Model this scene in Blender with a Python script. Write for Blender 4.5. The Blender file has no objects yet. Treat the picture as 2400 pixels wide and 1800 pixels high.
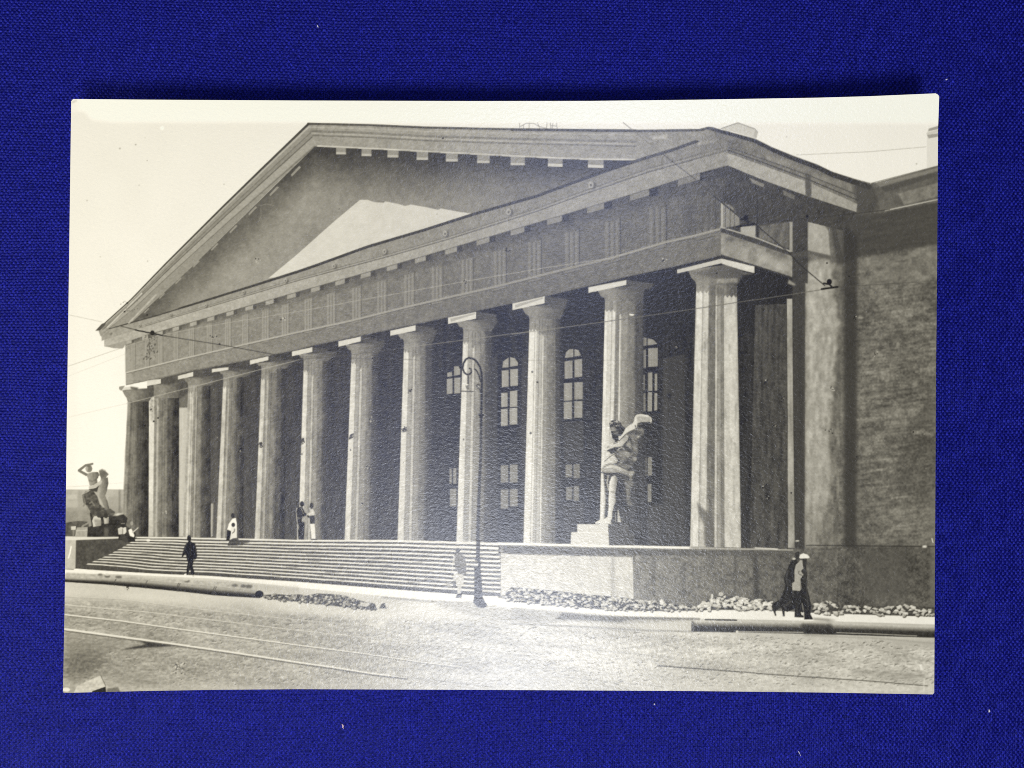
import bpy, math
import numpy as np

# ------------------------------------------------------------------
# camera, ambient light, lamps, exposure
# ------------------------------------------------------------------
scene = bpy.context.scene
COL = scene.collection
PX = 0.206 / 2400.0          # metres on the cloth for one unit of the measuring frame
CAMZ = 0.245                 # height of the camera above the cloth

def link(o):
    COL.objects.link(o); return o

cam_d = bpy.data.cameras.new('camera')
cam_d.sensor_width = 36.0
cam_d.lens = 36.0 * CAMZ / 0.206
cam_d.clip_start = 0.005
cam_d.clip_end = 20.0
cam = link(bpy.data.objects.new('camera', cam_d))
cam.location = (0, 0, CAMZ)
scene.camera = cam

world = bpy.data.worlds.new('World')
scene.world = world
world.use_nodes = True
bg = world.node_tree.nodes['Background']
bg.inputs['Color'].default_value = (1.0, 0.955, 0.86, 1)
bg.inputs['Strength'].default_value = 0.05

def area(name, loc, target, sx, sy, watts, color):
    L = bpy.data.lights.new(name, 'AREA')
    L.shape = 'RECTANGLE'; L.size = sx; L.size_y = sy
    L.energy = watts; L.color = color
    o = link(bpy.data.objects.new(name, L))
    o.location = loc
    d = np.array(target, float) - np.array(loc, float)
    from mathutils import Vector
    o.rotation_euler = Vector(d).to_track_quat('-Z', 'Y').to_euler()
    return o

# cool ceiling tube towards the near side: gives the sheen on the print and the
# shadow above its raised far edge
area('ceiling_lamp', (-0.004, -0.318, 0.70), (0.0, 0.0, 0), 0.16, 0.17, 4.7, (0.85, 0.89, 1.0))
# added light, not a real fitting: extends the sheen over the left porch
area('left_sheen_fill', (-0.105, -0.150, 0.72), (0, 0, 0), 0.04, 0.13, 0.36, (0.50, 0.56, 1.0))
# another added light, no such fitting: faint sheen for the print's upper right
area('far_sheen_fill', (0.048, 0.036, 0.72), (0.03, 0.05, 0), 0.15, 0.05, 1.1, (0.60, 0.67, 1.0))
# broad warm light from the left
area('window_light', (-0.38, -0.16, 0.22), (-.02, 0, 0), 0.16, 0.34, 1.15, (1.0, 0.92, 0.72))

scene.view_settings.view_transform = 'Standard'
scene.view_settings.look = 'None'
scene.view_settings.exposure = 0.0
scene.view_settings.gamma = 1.0
scene.render.engine = 'CYCLES'
scene.cycles.max_bounces = 5
scene.cycles.filter_width = 0.95
scene.cycles.use_denoising = False

ALB = 0.98
FLARE = 0.013

# ------------------------------------------------------------------
# THE PICTURE PRINTED ON THE PAPER: the tones of the silver emulsion.
# Everything is drawn in one coordinate frame measured on the sheet.
# ------------------------------------------------------------------
OX, OY, CW, CH = 130, 200, 2090, 1445
rng = np.random.default_rng(7)

def lattice_noise(sx, sy, seed, slope=0.0):
    """smooth value noise, -1..1, over the whole canvas; slope shears it"""
    r = np.random.default_rng(seed)
    ny, nx = int(CH / sy) + 4 + int(abs(slope) * CW / sy), int(CW / sx) + 4
    L = r.uniform(-1, 1, (ny, nx)).astype(np.float32)
    xs = np.arange(CW) / sx
    ix = xs.astype(int); fx = xs - ix; fx = (fx * fx * (3 - 2 * fx)).astype(np.float32)
    R = L[:, ix] * (1 - fx) + L[:, ix + 1] * fx
    if slope == 0.0:
        ys = np.arange(CH) / sy
        iy = ys.astype(int); fy = ys - iy; fy = (fy * fy * (3 - 2 * fy)).astype(np.float32)[:, None]
        return R[iy] * (1 - fy) + R[iy + 1] * fy
    ys = (np.arange(CH)[:, None] + (slope * (np.arange(CW) if slope > 0 else np.arange(CW) - CW))[None, :]) / sy
    iy = ys.astype(int); fy = (ys - iy).astype(np.float32); fy = fy * fy * (3 - 2 * fy)
    c = np.arange(CW)[None, :]
    return R[iy, c] * (1 - fy) + R[iy + 1, c] * fy

NZ = {
    'grain': lattice_noise(1.6, 1.6, 1),
    'fine': lattice_noise(4, 4, 2),
    'med': lattice_noise(11, 11, 3),
    'big': lattice_noise(60, 60, 4),
    'vert': 0.5 * lattice_noise(3.5, 60, 5) + 0.5 * lattice_noise(8, 150, 6),
    'vpatch': lattice_noise(7, 22, 12),
    'streak': 0.6 * lattice_noise(38, 4.0, 7, 0.12) + 0.4 * lattice_noise(14, 3, 8, 0.12),
    'ground': 0.55 * lattice_noise(13, 3.2, 9) + 0.45 * lattice_noise(6, 2.4, 10),
    'gbig': lattice_noise(110, 18, 11, -0.08),
}

G = np.full((CH, CW), 244, np.float32)
ID = np.zeros((CH, CW), np.int16)
PARTS = []        # (name, parent index or None, label)

def part(name, parent=None, label=None):
    PARTS.append((name, parent, label))
    return len(PARTS)

def box_blur(m, r):
    r = int(r)
    if r < 1: return m
    for _ in range(2):
        for ax in (0, 1):
            p = np.pad(m, [(r + 1, r) if a == ax else (0, 0) for a in (0, 1)], mode='edge')
            c = np.cumsum(p, axis=ax)
            n = m.shape[ax]
            a = [slice(None)] * 2; b = [slice(None)] * 2
            a[ax] = slice(2 * r + 1, 2 * r + 1 + n); b[ax] = slice(0, n)
            m = (c[tuple(a)] - c[tuple(b)]) / (2 * r + 1)
    return m.astype(np.float32)

def poly_mask(pts, pad):
    p = np.asarray(pts, float) - (OX, OY)
    x0 = max(0, int(p[:, 0].min()) - 2 - pad); x1 = min(CW, int(p[:, 0].max()) + 3 + pad)
    y0 = max(0, int(p[:, 1].min()) - 2 - pad); y1 = min(CH, int(p[:, 1].max()) + 3 + pad)
    if x1 <= x0 or y1 <= y0: return None
    SS = 4
    w, h = x1 - x0, (y1 - y0) * SS
    acc = np.zeros((h, w + 2), np.float32)
    n = len(p)
    for i in range(n):
        (ax, ay), (bx, by) = p[i], p[(i + 1) % n]
        ay = (ay - y0) * SS; by = (by - y0) * SS
        if ay == by: continue
        s = 1.0
        if ay > by: ax, ay, bx, by, s = bx, by, ax, ay, -1.0
        k0 = max(0, math.ceil(ay - .5)); k1 = min(h - 1, math.ceil(by - .5) - 1)
        if k1 < k0: continue
        k = np.arange(k0, k1 + 1)
        x = np.clip(ax + (bx - ax) * (k + .5 - ay) / (by - ay) - x0, 0, w)
        ix = np.minimum(x.astype(int), w); f = x - ix
        acc[k, ix] += s * (1 - f); acc[k, ix + 1] += s * f
    m = np.abs(np.cumsum(acc, axis=1)[:, :w])
    m = np.clip(m, 0, 1).reshape(y1 - y0, SS, w).mean(axis=1)
    return m, x0, y0, x1, y1

def put(m, x0, y0, x1, y1, tone, pid, a, noise):
    sl = (slice(y0, y1), slice(x0, x1))
    if callable(tone):
        Y, X = np.mgrid[y0:y1, x0:x1].astype(np.float32)
        tone = tone(X + OX, Y + OY)
    t = tone
    for key, amp in noise:
        t = t + NZ[key][sl] * amp
    G[sl] = G[sl] * (1 - m * a) + t * m * a
    if pid: ID[sl][m > .45] = pid

def fill(pts, tone, pid=None, a=1.0, blur=0, noise=()):
    r = poly_mask(pts, int(blur) * 3)
    if r is None: return
    m = r[0]
    if blur: m = box_blur(m, blur)
    put(m, *r[1:], tone, pid, a, noise)

def stroke(pts, w, tone, pid=None, a=1.0, noise=(), blur=0):
    p = np.asarray(pts, float)
    w = np.broadcast_to(np.asarray(w, float), (len(p),)) if np.ndim(w) < 1 or len(np.atleast_1d(w)) == len(p) else np.linspace(w[0], w[1], len(p))
    q = p - (OX, OY)
    pd = int(w.max()) + 3 + blur * 2
    x0 = max(0, int(q[:, 0].min()) - pd); x1 = min(CW, int(q[:, 0].max()) + pd)
    y0 = max(0, int(q[:, 1].min()) - pd); y1 = min(CH, int(q[:, 1].max()) + pd)
    if x1 <= x0 or y1 <= y0: return
    m = np.zeros((y1 - y0, x1 - x0), np.float32)
    for i in range(len(q) - 1):
        a0, b0 = q[i], q[i + 1]
        sx0 = max(x0, int(min(a0[0], b0[0])) - pd); sx1 = min(x1, int(max(a0[0], b0[0])) + pd)
        sy0 = max(y0, int(min(a0[1], b0[1])) - pd); sy1 = min(y1, int(max(a0[1], b0[1])) + pd)
        if sx1 <= sx0 or sy1 <= sy0: continue
        Y, X = np.mgrid[sy0:sy1, sx0:sx1].astype(np.float32)
        d = b0 - a0; L2 = max(1e-6, float(d @ d))
        t = np.clip(((X + .5 - a0[0]) * d[0] + (Y + .5 - a0[1]) * d[1]) / L2, 0, 1)
        dist = np.hypot(X + .5 - a0[0] - t * d[0], Y + .5 - a0[1] - t * d[1])
        hw = (w[i] + (w[i + 1] - w[i]) * t) / 2
        c = np.clip(hw - dist + .5, 0, 1) * np.minimum(1, 2 * hw)
        s = m[sy0 - y0:sy1 - y0, sx0 - x0:sx1 - x0]
        np.maximum(s, c, out=s)
    if blur: m = box_blur(m, blur)
    put(m, x0, y0, x1, y1, tone, pid, a, noise)

def blob(cx, cy, rx, ry, tone, pid=None, a=1.0, noise=(), rot=0.0, blur=0, n=14):
    t = np.linspace(0, 2 * math.pi, n, endpoint=False)
    c, s = math.cos(rot), math.sin(rot)
    fill([(cx + rx * math.cos(v) * c - ry * math.sin(v) * s, cy + rx * math.cos(v) * s + ry * math.sin(v) * c) for v in t],
         tone, pid, a, blur, noise)

def frame(ox, oy, k):
    """a close-up frame: pairs of numbers measured in it -> sheet coordinates"""
    def f(*v):
        v = v[0] if len(v) == 1 else v
        return [(ox + v[i] * k, oy + v[i + 1] * k) for i in range(0, len(v), 2)]
    return f
K = 560 / 2212
T1, T2, T3, T4 = (frame(x, 200, K) for x in (140, 700, 1200, 1680))
T5, T6, T7, T8 = (frame(x, 600, K) for x in (140, 700, 1200, 1680))
A1, A2, A3, A4 = (frame(x, 1000, K) for x in (140, 700, 1200, 1680))
B1, B2, B3, B4 = (frame(x, 1300, K) for x in (140, 700, 1200, 1680))
Z9 = frame(1600, 280, 610 / 2108)

def curve(pts):
    p = np.array(pts, float)
    return lambda x: np.interp(x, p[:, 0], p[:, 1])

def band(f0, f1, xa, xb, step=12):
    xs = np.arange(xa, xb + step, step).clip(xa, xb)
    return [(x, float(f0(x))) for x in xs] + [(x, float(f1(x))) for x in xs[::-1]]

def lin(x0, v0, x1, v1):
    return lambda X: v0 + (v1 - v0) * np.clip((X - x0) / (x1 - x0), 0, 1)

GR = (('grain', 5), ('fine', 6))
ST = (('grain', 7), ('fine', 9), ('med', 7))

# ---------- sky -------------------------------------------------------
SKY = part('sky', None, 'pale printed sky above the portico')
fill([(0, 0), (2400, 0), (2400, 1800), (0, 1800)], lambda X, Y: 240 + 9 * np.clip((Y - 300) / 700, 0, 1) + 3 * np.clip((X - 1500) / 600, -1, 0), SKY, noise=(('big', 1.5), ('fine', .8)))
fill([(150, 180), (2300, 180), (2300, 290), (900, 290), (700, 288), (260, 288), (215, 282), (196, 262), (150, 262)], 251, None, .9, 3)
fill([(140, 215), (182, 215), (180, 1300), (140, 1300)], 238, None, .5, 6)
stroke([(170, 240), (178, 236)], 5, 205, None, .6)
blob(380, 300, 5, 5, 253, None, .9)
for x, y, r in ((318, 339, 2), (281, 348, 2.2), (204, 470, 1.6), (346, 612, 1.5), (525, 432, 1.5), (326, 434, 1.3), (235, 602, 1.3), (340, 323, 1.2), (1844, 321, 1.6), (2148, 384, 2)):
    blob(x, y, r, r, 175, None, .8)

# ---------- things on the skyline -------------------------------------
CHM = part('chimney', None, 'pale chimney behind the roof corner')
fill(T4(30, 405, 195, 345, 350, 400, 380, 435, 366, 492, 150, 430), 204, CHM, noise=GR)
stroke(T4(40, 400, 195, 347, 350, 402, 378, 432), 2.5, 150, None, .8)
fill(T4(350, 405, 380, 435, 366, 492, 340, 480), 180, None, .7)
TWR = part('chimney', None, 'chimney cut off by the right edge of the picture')
fill(T4(1945, 440, 1960, 395, 2070, 365, 2080, 800, 1945, 800), 226, TWR)
fill(T4(1962, 402, 2070, 370, 2070, 400, 1958, 425), 160, TWR)
fill(T4(1940, 440, 2070, 405, 2070, 430, 1945, 458), 205, TWR)
fill(T4(1945, 458, 2070, 440, 2070, 470, 1962, 492), 165, TWR)
RLG = part('railing', None, 'thin broken railing on the ridge')
stroke(T3(70, 350, 72, 400), 1.6, 150, RLG, .8)
stroke(T3(72, 385, 130, 352, 200, 352, 250, 380, 330, 402), 1.8, 150, RLG, .8)
for q in ((105, 365, 108, 400), (235, 348, 262, 402), (325, 346, 318, 402), (355, 346, 360, 400), (378, 350, 372, 398), (412, 348, 418, 402), (358, 372, 415, 378), (160, 350, 158, 392)):
    stroke(T3(*q), 1.5, 140, RLG, .8)
stroke(T5(85, 545, 390, 610), 1.3, 190, None, .8)
stroke(T5(80, 1020, 590, 845), 1.6, 200, None, .9)
stroke(T5(80, 1112, 610, 905), 1.3, 222, None, .8)
stroke(T5(80, 1492, 620, 1365), 1.3, 220, None, .8)
stroke(T5(420, 150, 510, 460), 1.2, 232, None, .6)

# ---------- far left: town and hedge ----------------------------------
S1 = frame(150, 1070, 200 / 1659)
TOWN = part('distant_building', None, 'low pale building beyond the sculpture')
fill([(140, 1147), (300, 1147), (300, 1240), (140, 1240)], lambda X, Y: 178 - 30 * np.clip((Y - 1180) / 20, 0, 1), TOWN, noise=(('med', 6), ('fine', 4)))
fill(S1(60, 740, 260, 740, 260, 830, 60, 830), 196, None, .7, 1)
fill(S1(60, 870, 270, 870, 270, 990, 60, 990), 182, None, .8, 1)
fill(S1(270, 660, 360, 660, 360, 1250, 270, 1250), 158, None, .6, 1)
fill(S1(1060, 650, 1100, 650, 1100, 1120, 1060, 1120), 120, None, .7, 1)
fill(S1(860, 780, 1050, 780, 1050, 1080, 860, 1080), 160, None, .6, 1)
stroke(S1(60, 592, 480, 568), 1.4, 205, None, .8)
stroke(S1(860, 535, 1150, 510), 1.2, 222, None, .7)
HDG = part('hedge', None, 'dark hedge behind the low pedestal')
fill(S1(0, 1300, 120, 1270, 300, 1250, 480, 1270, 480, 1400, 460, 1570, 0, 1570), 92, HDG, noise=(('fine', 14), ('med', 10)))

# ---------- portico: dark interior ------------------------------------
cor_top = curve([(238, 799), (353, 762), (700, 659), (915, 602), (1054, 562), (1260, 497), (1352, 463), (1521, 405), (1706, 354)])
cor_bot = curve([(246, 812), (267, 806), (317, 793), (700, 683.5), (826, 648), (994, 600), (1200, 539), (1260, 521.5), (1362, 491), (1521, 443), (1630, 408), (1706, 388)])
dark_l = curve([(224, 776), (264, 767), (368, 738), (479, 704), (570, 676), (700, 635), (738, 622), (862, 577), (991, 539), (1110, 501), (1260, 458), (1327, 433), (1428, 397), (1504, 372), (1580, 349), (1635, 329)])
taenia = curve([(297, 873), (418, 843), (535, 816), (700, 778), (821, 752), (943, 721.5), (1080, 690), (1156, 673), (1260, 647), (1327, 630), (1428, 606), (1560, 567), (1630, 552), (1690, 536)])
arch_b = curve([(295, 903), (378, 886), (454, 868), (535, 853), (629, 834), (700, 819), (733, 810), (844, 787), (976, 759.5), (1115, 729), (1276, 695), (1473, 648), (1580, 625), (1690, 599), (1800, 632), (1900, 665)])

WALLI = part('porch_wall', None, 'dark wall at the back of the porch')
def t_int(X, Y):
    base = np.interp(X, [300, 500, 700, 1000, 1150, 1600, 1900], [96, 80, 66, 52, 42, 48, 52])
    return base + 10 * np.clip((Y - 1000) / 250, 0, 1)
fill(band(arch_b, lambda x: 1290, 345, 1900), t_int, WALLI, noise=(('grain', 6), ('fine', 7), ('med', 6), ('vert', 10)))
fill([(1300, 700), (1690, 600), (1870, 655), (1870, 760), (1640, 780), (1300, 830)], 44, None, .6, 8)
# horizontal mouldings of the porch wall
for y, t in ((1046, 74), (1056, 44), (1108, 66)):
    stroke([(1150, y), (1400, y + 4)], 3, t, None, .5)
    stroke([(1500, y - 18), (1600, y - 14)], 3, t, None, .5)
# paler wall piers between the windows
for x0, x1 in ((1153, 1166), (1222, 1236), (1320, 1368), (1553, 1605)):
    fill([(x0, 840), (x1, 830), (x1, 1275), (x0, 1275)], 72, None, .75, 1, noise=(('vert', 4),))
# lit slivers of wall seen between the left columns
fill([(349, 935), (372, 925), (370, 1258), (348, 1258)], lambda X, Y: 218 - 30 * np.clip((Y - 1150) / 100, 0, 1), None, 1, 0, noise=ST)
fill([(352, 932), (362, 932), (362, 990), (352, 985)], 150, None, .5, 2, noise=(('fine', 22),))
fill([(419, 955), (441, 955), (440, 1258), (419, 1258)], 196, None, .95, 1, noise=(('vert', 12), ('fine', 4)))
fill(T5(1105, 1330, 1190, 1270, 1195, 1390, 1120, 1400), 118, None, .9, 1)
fill([(494, 1180), (500, 1180), (498, 1258), (493, 1258)], 200, None, .8, 1)

# windows
def window(fr, arch, panes, tone, sill=None, label=None, glassn=(('vert', 14), ('fine', 3))):
    w = part('window', None, label)
    fill(fr, 38, w)
    if arch: fill(arch, 38, w)
    for p in panes:
        q = part('window_pane', w)
        fill(p, tone, q, noise=glassn)
    if sill: stroke(sill, 3, 34, w)
def R(T, x0, y0, x1, y1, s=0): return T(x0, y0, x1, y0 - s, x1, y1 - s, x0, y1)
window(T6(1862, 990, 1880, 945, 1955, 915, 2025, 935, 2045, 990, 2040, 1595, 1860, 1600), None,
       [T6(1885, 1035, 1892, 975, 1945, 938, 1945, 1030), T6(1957, 1025, 1957, 935, 2000, 945, 2030, 985, 2030, 1015),
        R(T6, 1880, 1060, 1945, 1215, 5), R(T6, 1958, 1048, 2030, 1205, 4), R(T6, 1875, 1268, 1935, 1400, 4),
        R(T6, 1955, 1250, 2025, 1400, 5), R(T6, 1872, 1418, 1935, 1575, 5), R(T6, 1952, 1408, 2025, 1562, 4)], 158,
       T6(1855, 1590, 2045, 1580), 'arched window behind the street lamp')
window(T7(475, 930, 500, 870, 570, 850, 640, 870, 660, 930, 658, 1525, 472, 1535), None,
       [T7(488, 945, 500, 890, 530, 862, 568, 860, 568, 935), T7(578, 932, 578, 862, 615, 870, 640, 920),
        R(T7, 486, 975, 560, 1138, 8), R(T7, 578, 960, 650, 1125, 8), R(T7, 480, 1178, 558, 1342, 6),
        R(T7, 576, 1170, 655, 1330, 4), R(T7, 478, 1352, 556, 1512, 5), R(T7, 576, 1345, 652, 1500, 3)], 150,
       T7(470, 1528, 662, 1518), 'arched window left of the sculpture column')
window(T7(1214, 745, 1280, 745, 1340, 780, 1360, 820, 1355, 1450, 1214, 1462), None,
       [T7(1216, 835, 1216, 752, 1246, 758, 1246, 828), T7(1256, 828, 1256, 760, 1310, 775, 1348, 815),
        R(T7, 1216, 868, 1240, 1036, 3), R(T7, 1260, 855, 1350, 1028, 6), R(T7, 1216, 1100, 1230, 1246, 2),
        R(T7, 1258, 1080, 1300, 1250, 2), R(T7, 1320, 1090, 1345, 1248, 2), R(T7, 1216, 1270, 1236, 1440, 2),
        R(T7, 1256, 1262, 1296, 1440, 2), R(T7, 1318, 1270, 1345, 1430, 2)], 148,
       T7(1210, 1456, 1362, 1448), 'arched window right of the sculpture column')
window(T6(1362, 1080, 1430, 1010, 1490, 1015, 1505, 1050, 1505, 1285, 1362, 1290), None,
       [R(T6, 1375, 1080, 1420, 1120, 6), T6(1438, 1108, 1438, 1020, 1480, 1020, 1496, 1050, 1496, 1100),
        R(T6, 1370, 1138, 1425, 1280, 6), R(T6, 1440, 1128, 1498, 1275, 4)], 150, None, 'half hidden window left of the street lamp')
for T, fr, pn, tn in ((A2, (1860, 345, 2040, 340, 2040, 760, 1860, 770), ((1870, 358, 1940, 520), (1955, 352, 2028, 520), (1870, 582, 1940, 760), (1955, 578, 2028, 740)), 136),
                  (A2, (1385, 380, 1462, 375, 1462, 780, 1385, 790), ((1395, 388, 1418, 530), (1430, 385, 1460, 530), (1400, 575, 1460, 740)), 138),
                  (A3, (470, 335, 662, 330, 662, 700, 470, 700), ((495, 352, 556, 470), (570, 348, 628, 480), (500, 560, 556, 680), (570, 550, 622, 690)), 128),
                  (A3, (1222, 280, 1375, 275, 1375, 705, 1222, 712), ((1232, 288, 1246, 455), (1256, 285, 1296, 455), (1256, 532, 1292, 700)), 136)):
    w = part('window', None, 'dim lower window of the porch')
    fill(T(*fr), 44, w, .9)
    for p in pn:
        q = part('window_pane', w)
        fill(R(T, *p, 3), tn, q, .95, noise=(('vert', 10),))
fill(A3(1256, 730, 1390, 730, 1390, 1095, 1256, 1095), 84, None, .6, 1)

# ---------- dark pilaster and half-lit pier at the right ----------------
PIL = part('pilaster', None, 'dark inner pilaster right of the corner column')
fill([(1770, 715), (1843, 712), (1847, 1285), (1757, 1285)], 74, PIL, noise=(('vert', 16), ('fine', 10), ('vpatch', 10), ('grain', 6)))
for x in (1787, 1801, 1816):
    fill([(x, 730), (x + 6, 730), (x + 5, 900), (x, 900)], 96, None, .5, 2, noise=(('vert', 10),))
PLE = part('pilaster', None, 'narrow pale edge of the inner pilaster')
fill([(1844, 700), (1857, 700), (1859, 960), (1863, 1285), (1847, 1285), (1846, 1000)], lambda X, Y: 158 - 12 * np.sin(Y / 30), PLE, noise=(('vert', 12), ('fine', 8), ('vpatch', 10)))
fill([(1857, 640), (1890, 640), (1890, 1285), (1863, 1285)], 70, None, 1, 1, noise=(('fine', 4), ('vert', 5)))
PIER = part('corner_pier', None, 'broad half lit pier, sunlit on its left half')
fill([(1888, 500), (1950, 500), (1990, 660), (2000, 1290), (1886, 1290)], lambda X, Y: np.interp(X, [1890, 1975, 1990], [120, 108, 70]), PIER, noise=(('med', 9), ('fine', 9), ('vpatch', 14)))
lit = curve([(500, 1905), (560, 1941), (600, 1942), (650, 1952), (720, 1962), (780, 1966), (850, 1957), (950, 1950), (1050, 1946), (1120, 1970), (1200, 1936), (1270, 1926)])
ys = np.arange(640, 1286, 3)
wob = NZ['fine'][ys - OY, 1800] * 3 + NZ['med'][ys - OY, 1700] * 5 + NZ['vpatch'][ys - OY, 1600] * 5
fill([(1890, 655), (1889, 900), (1888, 1278)] + [(float(lit(y)) + w, y) for y, w in zip(ys[::-1], wob)] + [(1960, 625), (1935, 605), (1895, 615)],
     lambda X, Y: 172 - 34 * np.clip((Y - 1130) / 130, 0, 1) - .22 * np.clip(X - 1915, 0, 60), PIER, .95, 3, noise=(('med', 12), ('fine', 9), ('vpatch', 16)))
fill([(1946, 1000), (1978, 1000), (1980, 1200), (1930, 1270), (1944, 1150)], 112, None, .8, 4, noise=(('vpatch', 26), ('fine', 12)))
fill(Z9(1015, 800, 1130, 830, 1180, 900, 1195, 1100, 1015, 1060), 172, PIER, 1, 1, noise=(('med', 12), ('fine', 6)))
fill(Z9(1005, 1060, 1200, 1110, 1200, 1135, 1005, 1085), 96, None, .85, 1)

# ---------- side wing at the right --------------------------------------
SW = part('side_wall', None, 'weathered plain wall of the side wing')
fill([(1980, 470), (2200, 430), (2210, 1470), (1960, 1470)], 112, SW, noise=(('streak', 15), ('med', 15), ('fine', 14), ('big', 15), ('grain', 8)))
for k in range(46):
    y = 640 + k * 13.5 + rng.uniform(-3, 3)
    stroke([(2010, y + 14), (2100, y + 4), (2192, y - 8)], rng.uniform(1, 2.6), 84, None, rng.uniform(.12, .4), noise=(('fine', 24),), blur=1)
for k in range(120):
    x, y = rng.uniform(2012, 2180), rng.uniform(700, 1230)
    L = rng.uniform(8, 60); t = rng.choice([80, 92, 146, 160])
    stroke([(x, y), (x + L * .5, y - L * .06 + rng.uniform(-1.5, 1.5)), (x + L, y - L * .12)], rng.uniform(2, 6), t, None, rng.uniform(.2, .55), noise=(('fine', 22),), blur=1)
fill(Z9(1400, 760, 1640, 745, 2080, 660, 2080, 1010, 1420, 1120, 1250, 1180, 1190, 800), 76, None, .9, 3, noise=(('streak', 6),))
fill(Z9(1420, 1130, 2080, 1015, 2080, 1290, 1420, 1340), 128, None, .75, 3, noise=(('med', 16), ('fine', 8)))
fill([(1977, 520), (2010, 560), (2007, 1430), (1978, 1430)], 62, None, .85, 4)
for k in range(34):
    x, y = rng.uniform(2018, 2180), rng.uniform(560, 1260); w_, h_ = rng.uniform(8, 34), rng.uniform(3, 12)
    an = np.sort(rng.uniform(0, 2 * math.pi, 9)); ra = rng.uniform(.5, 1.1, 9)
    fill([(x + w_ * r_ * math.cos(v_), y + h_ * r_ * math.sin(v_) - .12 * w_ * r_ * math.cos(v_)) for v_, r_ in zip(an, ra)], rng.choice([76, 84, 142, 152]), None, rng.uniform(.3, .6), 1, noise=(('fine', 22),))
fill([(2128, 985), (2195, 940), (2197, 1190), (2150, 1180), (2105, 1150), (2098, 1090), (2118, 1050)], 88, None, .6, 5, noise=(('fine', 14), ('streak', 10)))
for x0, y0, x1, y1 in ((2015, 1082, 2100, 1078), (2020, 1105, 2108, 1112), (2012, 985, 2090, 978), (2140, 1015, 2185, 1020), (2030, 1030, 2070, 1040)):
    stroke([(x0, y0), ((x0 + x1) / 2, y0 - 4), (x1, y1)], 7, 150, None, .6, noise=(('fine', 26), ('streak', 30)), blur=2)
fill([(1790, 1286), (2200, 1280), (2200, 1470), (1790, 1470)], 88, SW, .9, 2, noise=(('fine', 16), ('med', 14), ('grain', 12), ('big', 8)))
fill([(2020, 1290), (2130, 1290), (2120, 1400), (2030, 1410)], 88, None, .6, 8)
fill([(2180, 1150), (2200, 1150), (2200, 1460), (2178, 1460)], 120, None, .6, 4)
stroke([(1890, 1278), (2192, 1281)], 3, 58, None, .7)
blob(2167, 1281, 6, 3, 240, None, .9, blur=1)
stroke([(2184, 1262), (2187, 1272)], 2, 235)
# side wing cornice
SC = part('side_cornice', None, 'eaves of the side wing running off the right edge')
fill(Z9(1530, 515, 1570, 512, 2080, 372, 2080, 660, 1640, 745, 1400, 765, 1420, 640), 100, SC, noise=(('med', 8), ('fine', 6)))
fill(Z9(1560, 518, 2080, 385, 2080, 415, 1600, 545), 138, None, .8, 1, noise=(('streak', 10),))
fill(Z9(1600, 550, 2080, 420, 2080, 455, 1640, 590), 84, None, .8, 1)
fill(Z9(1745, 600, 2080, 510, 2080, 620, 1790, 690), 136, None, .8, 1, noise=(('med', 14), ('fine', 8)))
stroke(Z9(1640, 738, 2080, 645), 3, 186, None, .9)
stroke(Z9(1530, 516, 2080, 372), 2, 120, None, .8)

# ---------- entablature -------------------------------------------------
SOFF = None
ARC = part('architrave', None, 'plain beam above the row of columns')
fill(band(taenia, arch_b, 295, 1690), lambda X, Y: np.interp(X, [300, 700, 1200, 1690], [152, 132, 112, 118]), ARC, noise=ST)
FRZ = part('frieze', None, 'shaded frieze under the cornice')
def t_frz(X, Y):
    b = np.interp(X, [300, 700, 1200, 1690], [150, 134, 112, 104])
    d = np.clip((Y - cor_bot(X)) / np.interp(X, [300, 1700], [16, 60]), 0, 1)
    return b * (.72 + .28 * d)
fill(band(cor_bot, taenia, 294, 1706), t_frz, FRZ, noise=ST)
fill([(293, 826), (303, 815), (312, 900), (295, 902)], 168, FRZ, .6, 1)
tri = [316, 349, 381, 418, 455, 497, 541, 582, 630, 677, 732, 786, 846, 906, 971, 1037, 1108, 1186, 1268, 1357, 1453, 1561, 1676]
for xr in tri:
    w = np.interp(xr, [316, 418, 786, 1108, 1453, 1680], [8, 11, 20, 27, 36, 44])
    yt = float(cor_bot(xr)) + np.interp(xr, [316, 1700], [8, 58]); yb = float(taenia(xr - w / 2))
    base = float(np.interp(xr, [316, 700, 1200, 1690], [158, 146, 124, 112]))
    tg = part('triglyph', FRZ)
    fill([(xr - w, yt + w * .27), (xr, yt), (xr, yb - w * .12), (xr - w, yb + w * .14)], base, tg, .8, noise=GR)
    for i in range(3):
        xa = xr - w + w * (i + .12) / 3
        fill([(xa, yt + 6), (xa + w * .17, yt + 6), (xa + w * .17, yb), (xa, yb + 1)], base + 14, None, .7)
    for i in range(1, 3):
        xa = xr - w + w * i / 3
        stroke([(xa, yt + 6), (xa, yb)], max(1.2, w * .08), base - 28, None, .6)
    stroke([(xr + 1, yt - 3), (xr + 1, yb)], max(1.3, w * .07), base - 48, None, .75)
    h = np.interp(xr, [316, 1680], [5, 13])
    yy = float(taenia(xr)); yl = float(taenia(xr - w))
    fill([(xr - w, yl + 3), (xr, yy + 3), (xr, yy + h), (xr - w, yl + h)], base + 10, None, .8)
    stroke([(xr - w, yl + h), (xr, yy + h)], 1.5, base - 40, None, .8)
xs = np.arange(297, 1691, 10)
wt = np.interp(xs, [297, 1690], [3, 6])
stroke([(x, float(taenia(x))) for x in xs], wt, lambda X, Y: np.interp(X, [300, 700, 1200, 1690], [192, 172, 150, 146]))
stroke([(x, float(taenia(x)) + np.interp(x, [297, 1690], [2.5, 5.5])) for x in xs], 1.5, 88, None, .6)
stroke([(x, float(arch_b(x)) - 1) for x in xs], 1.5, 80, None, .5)
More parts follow.
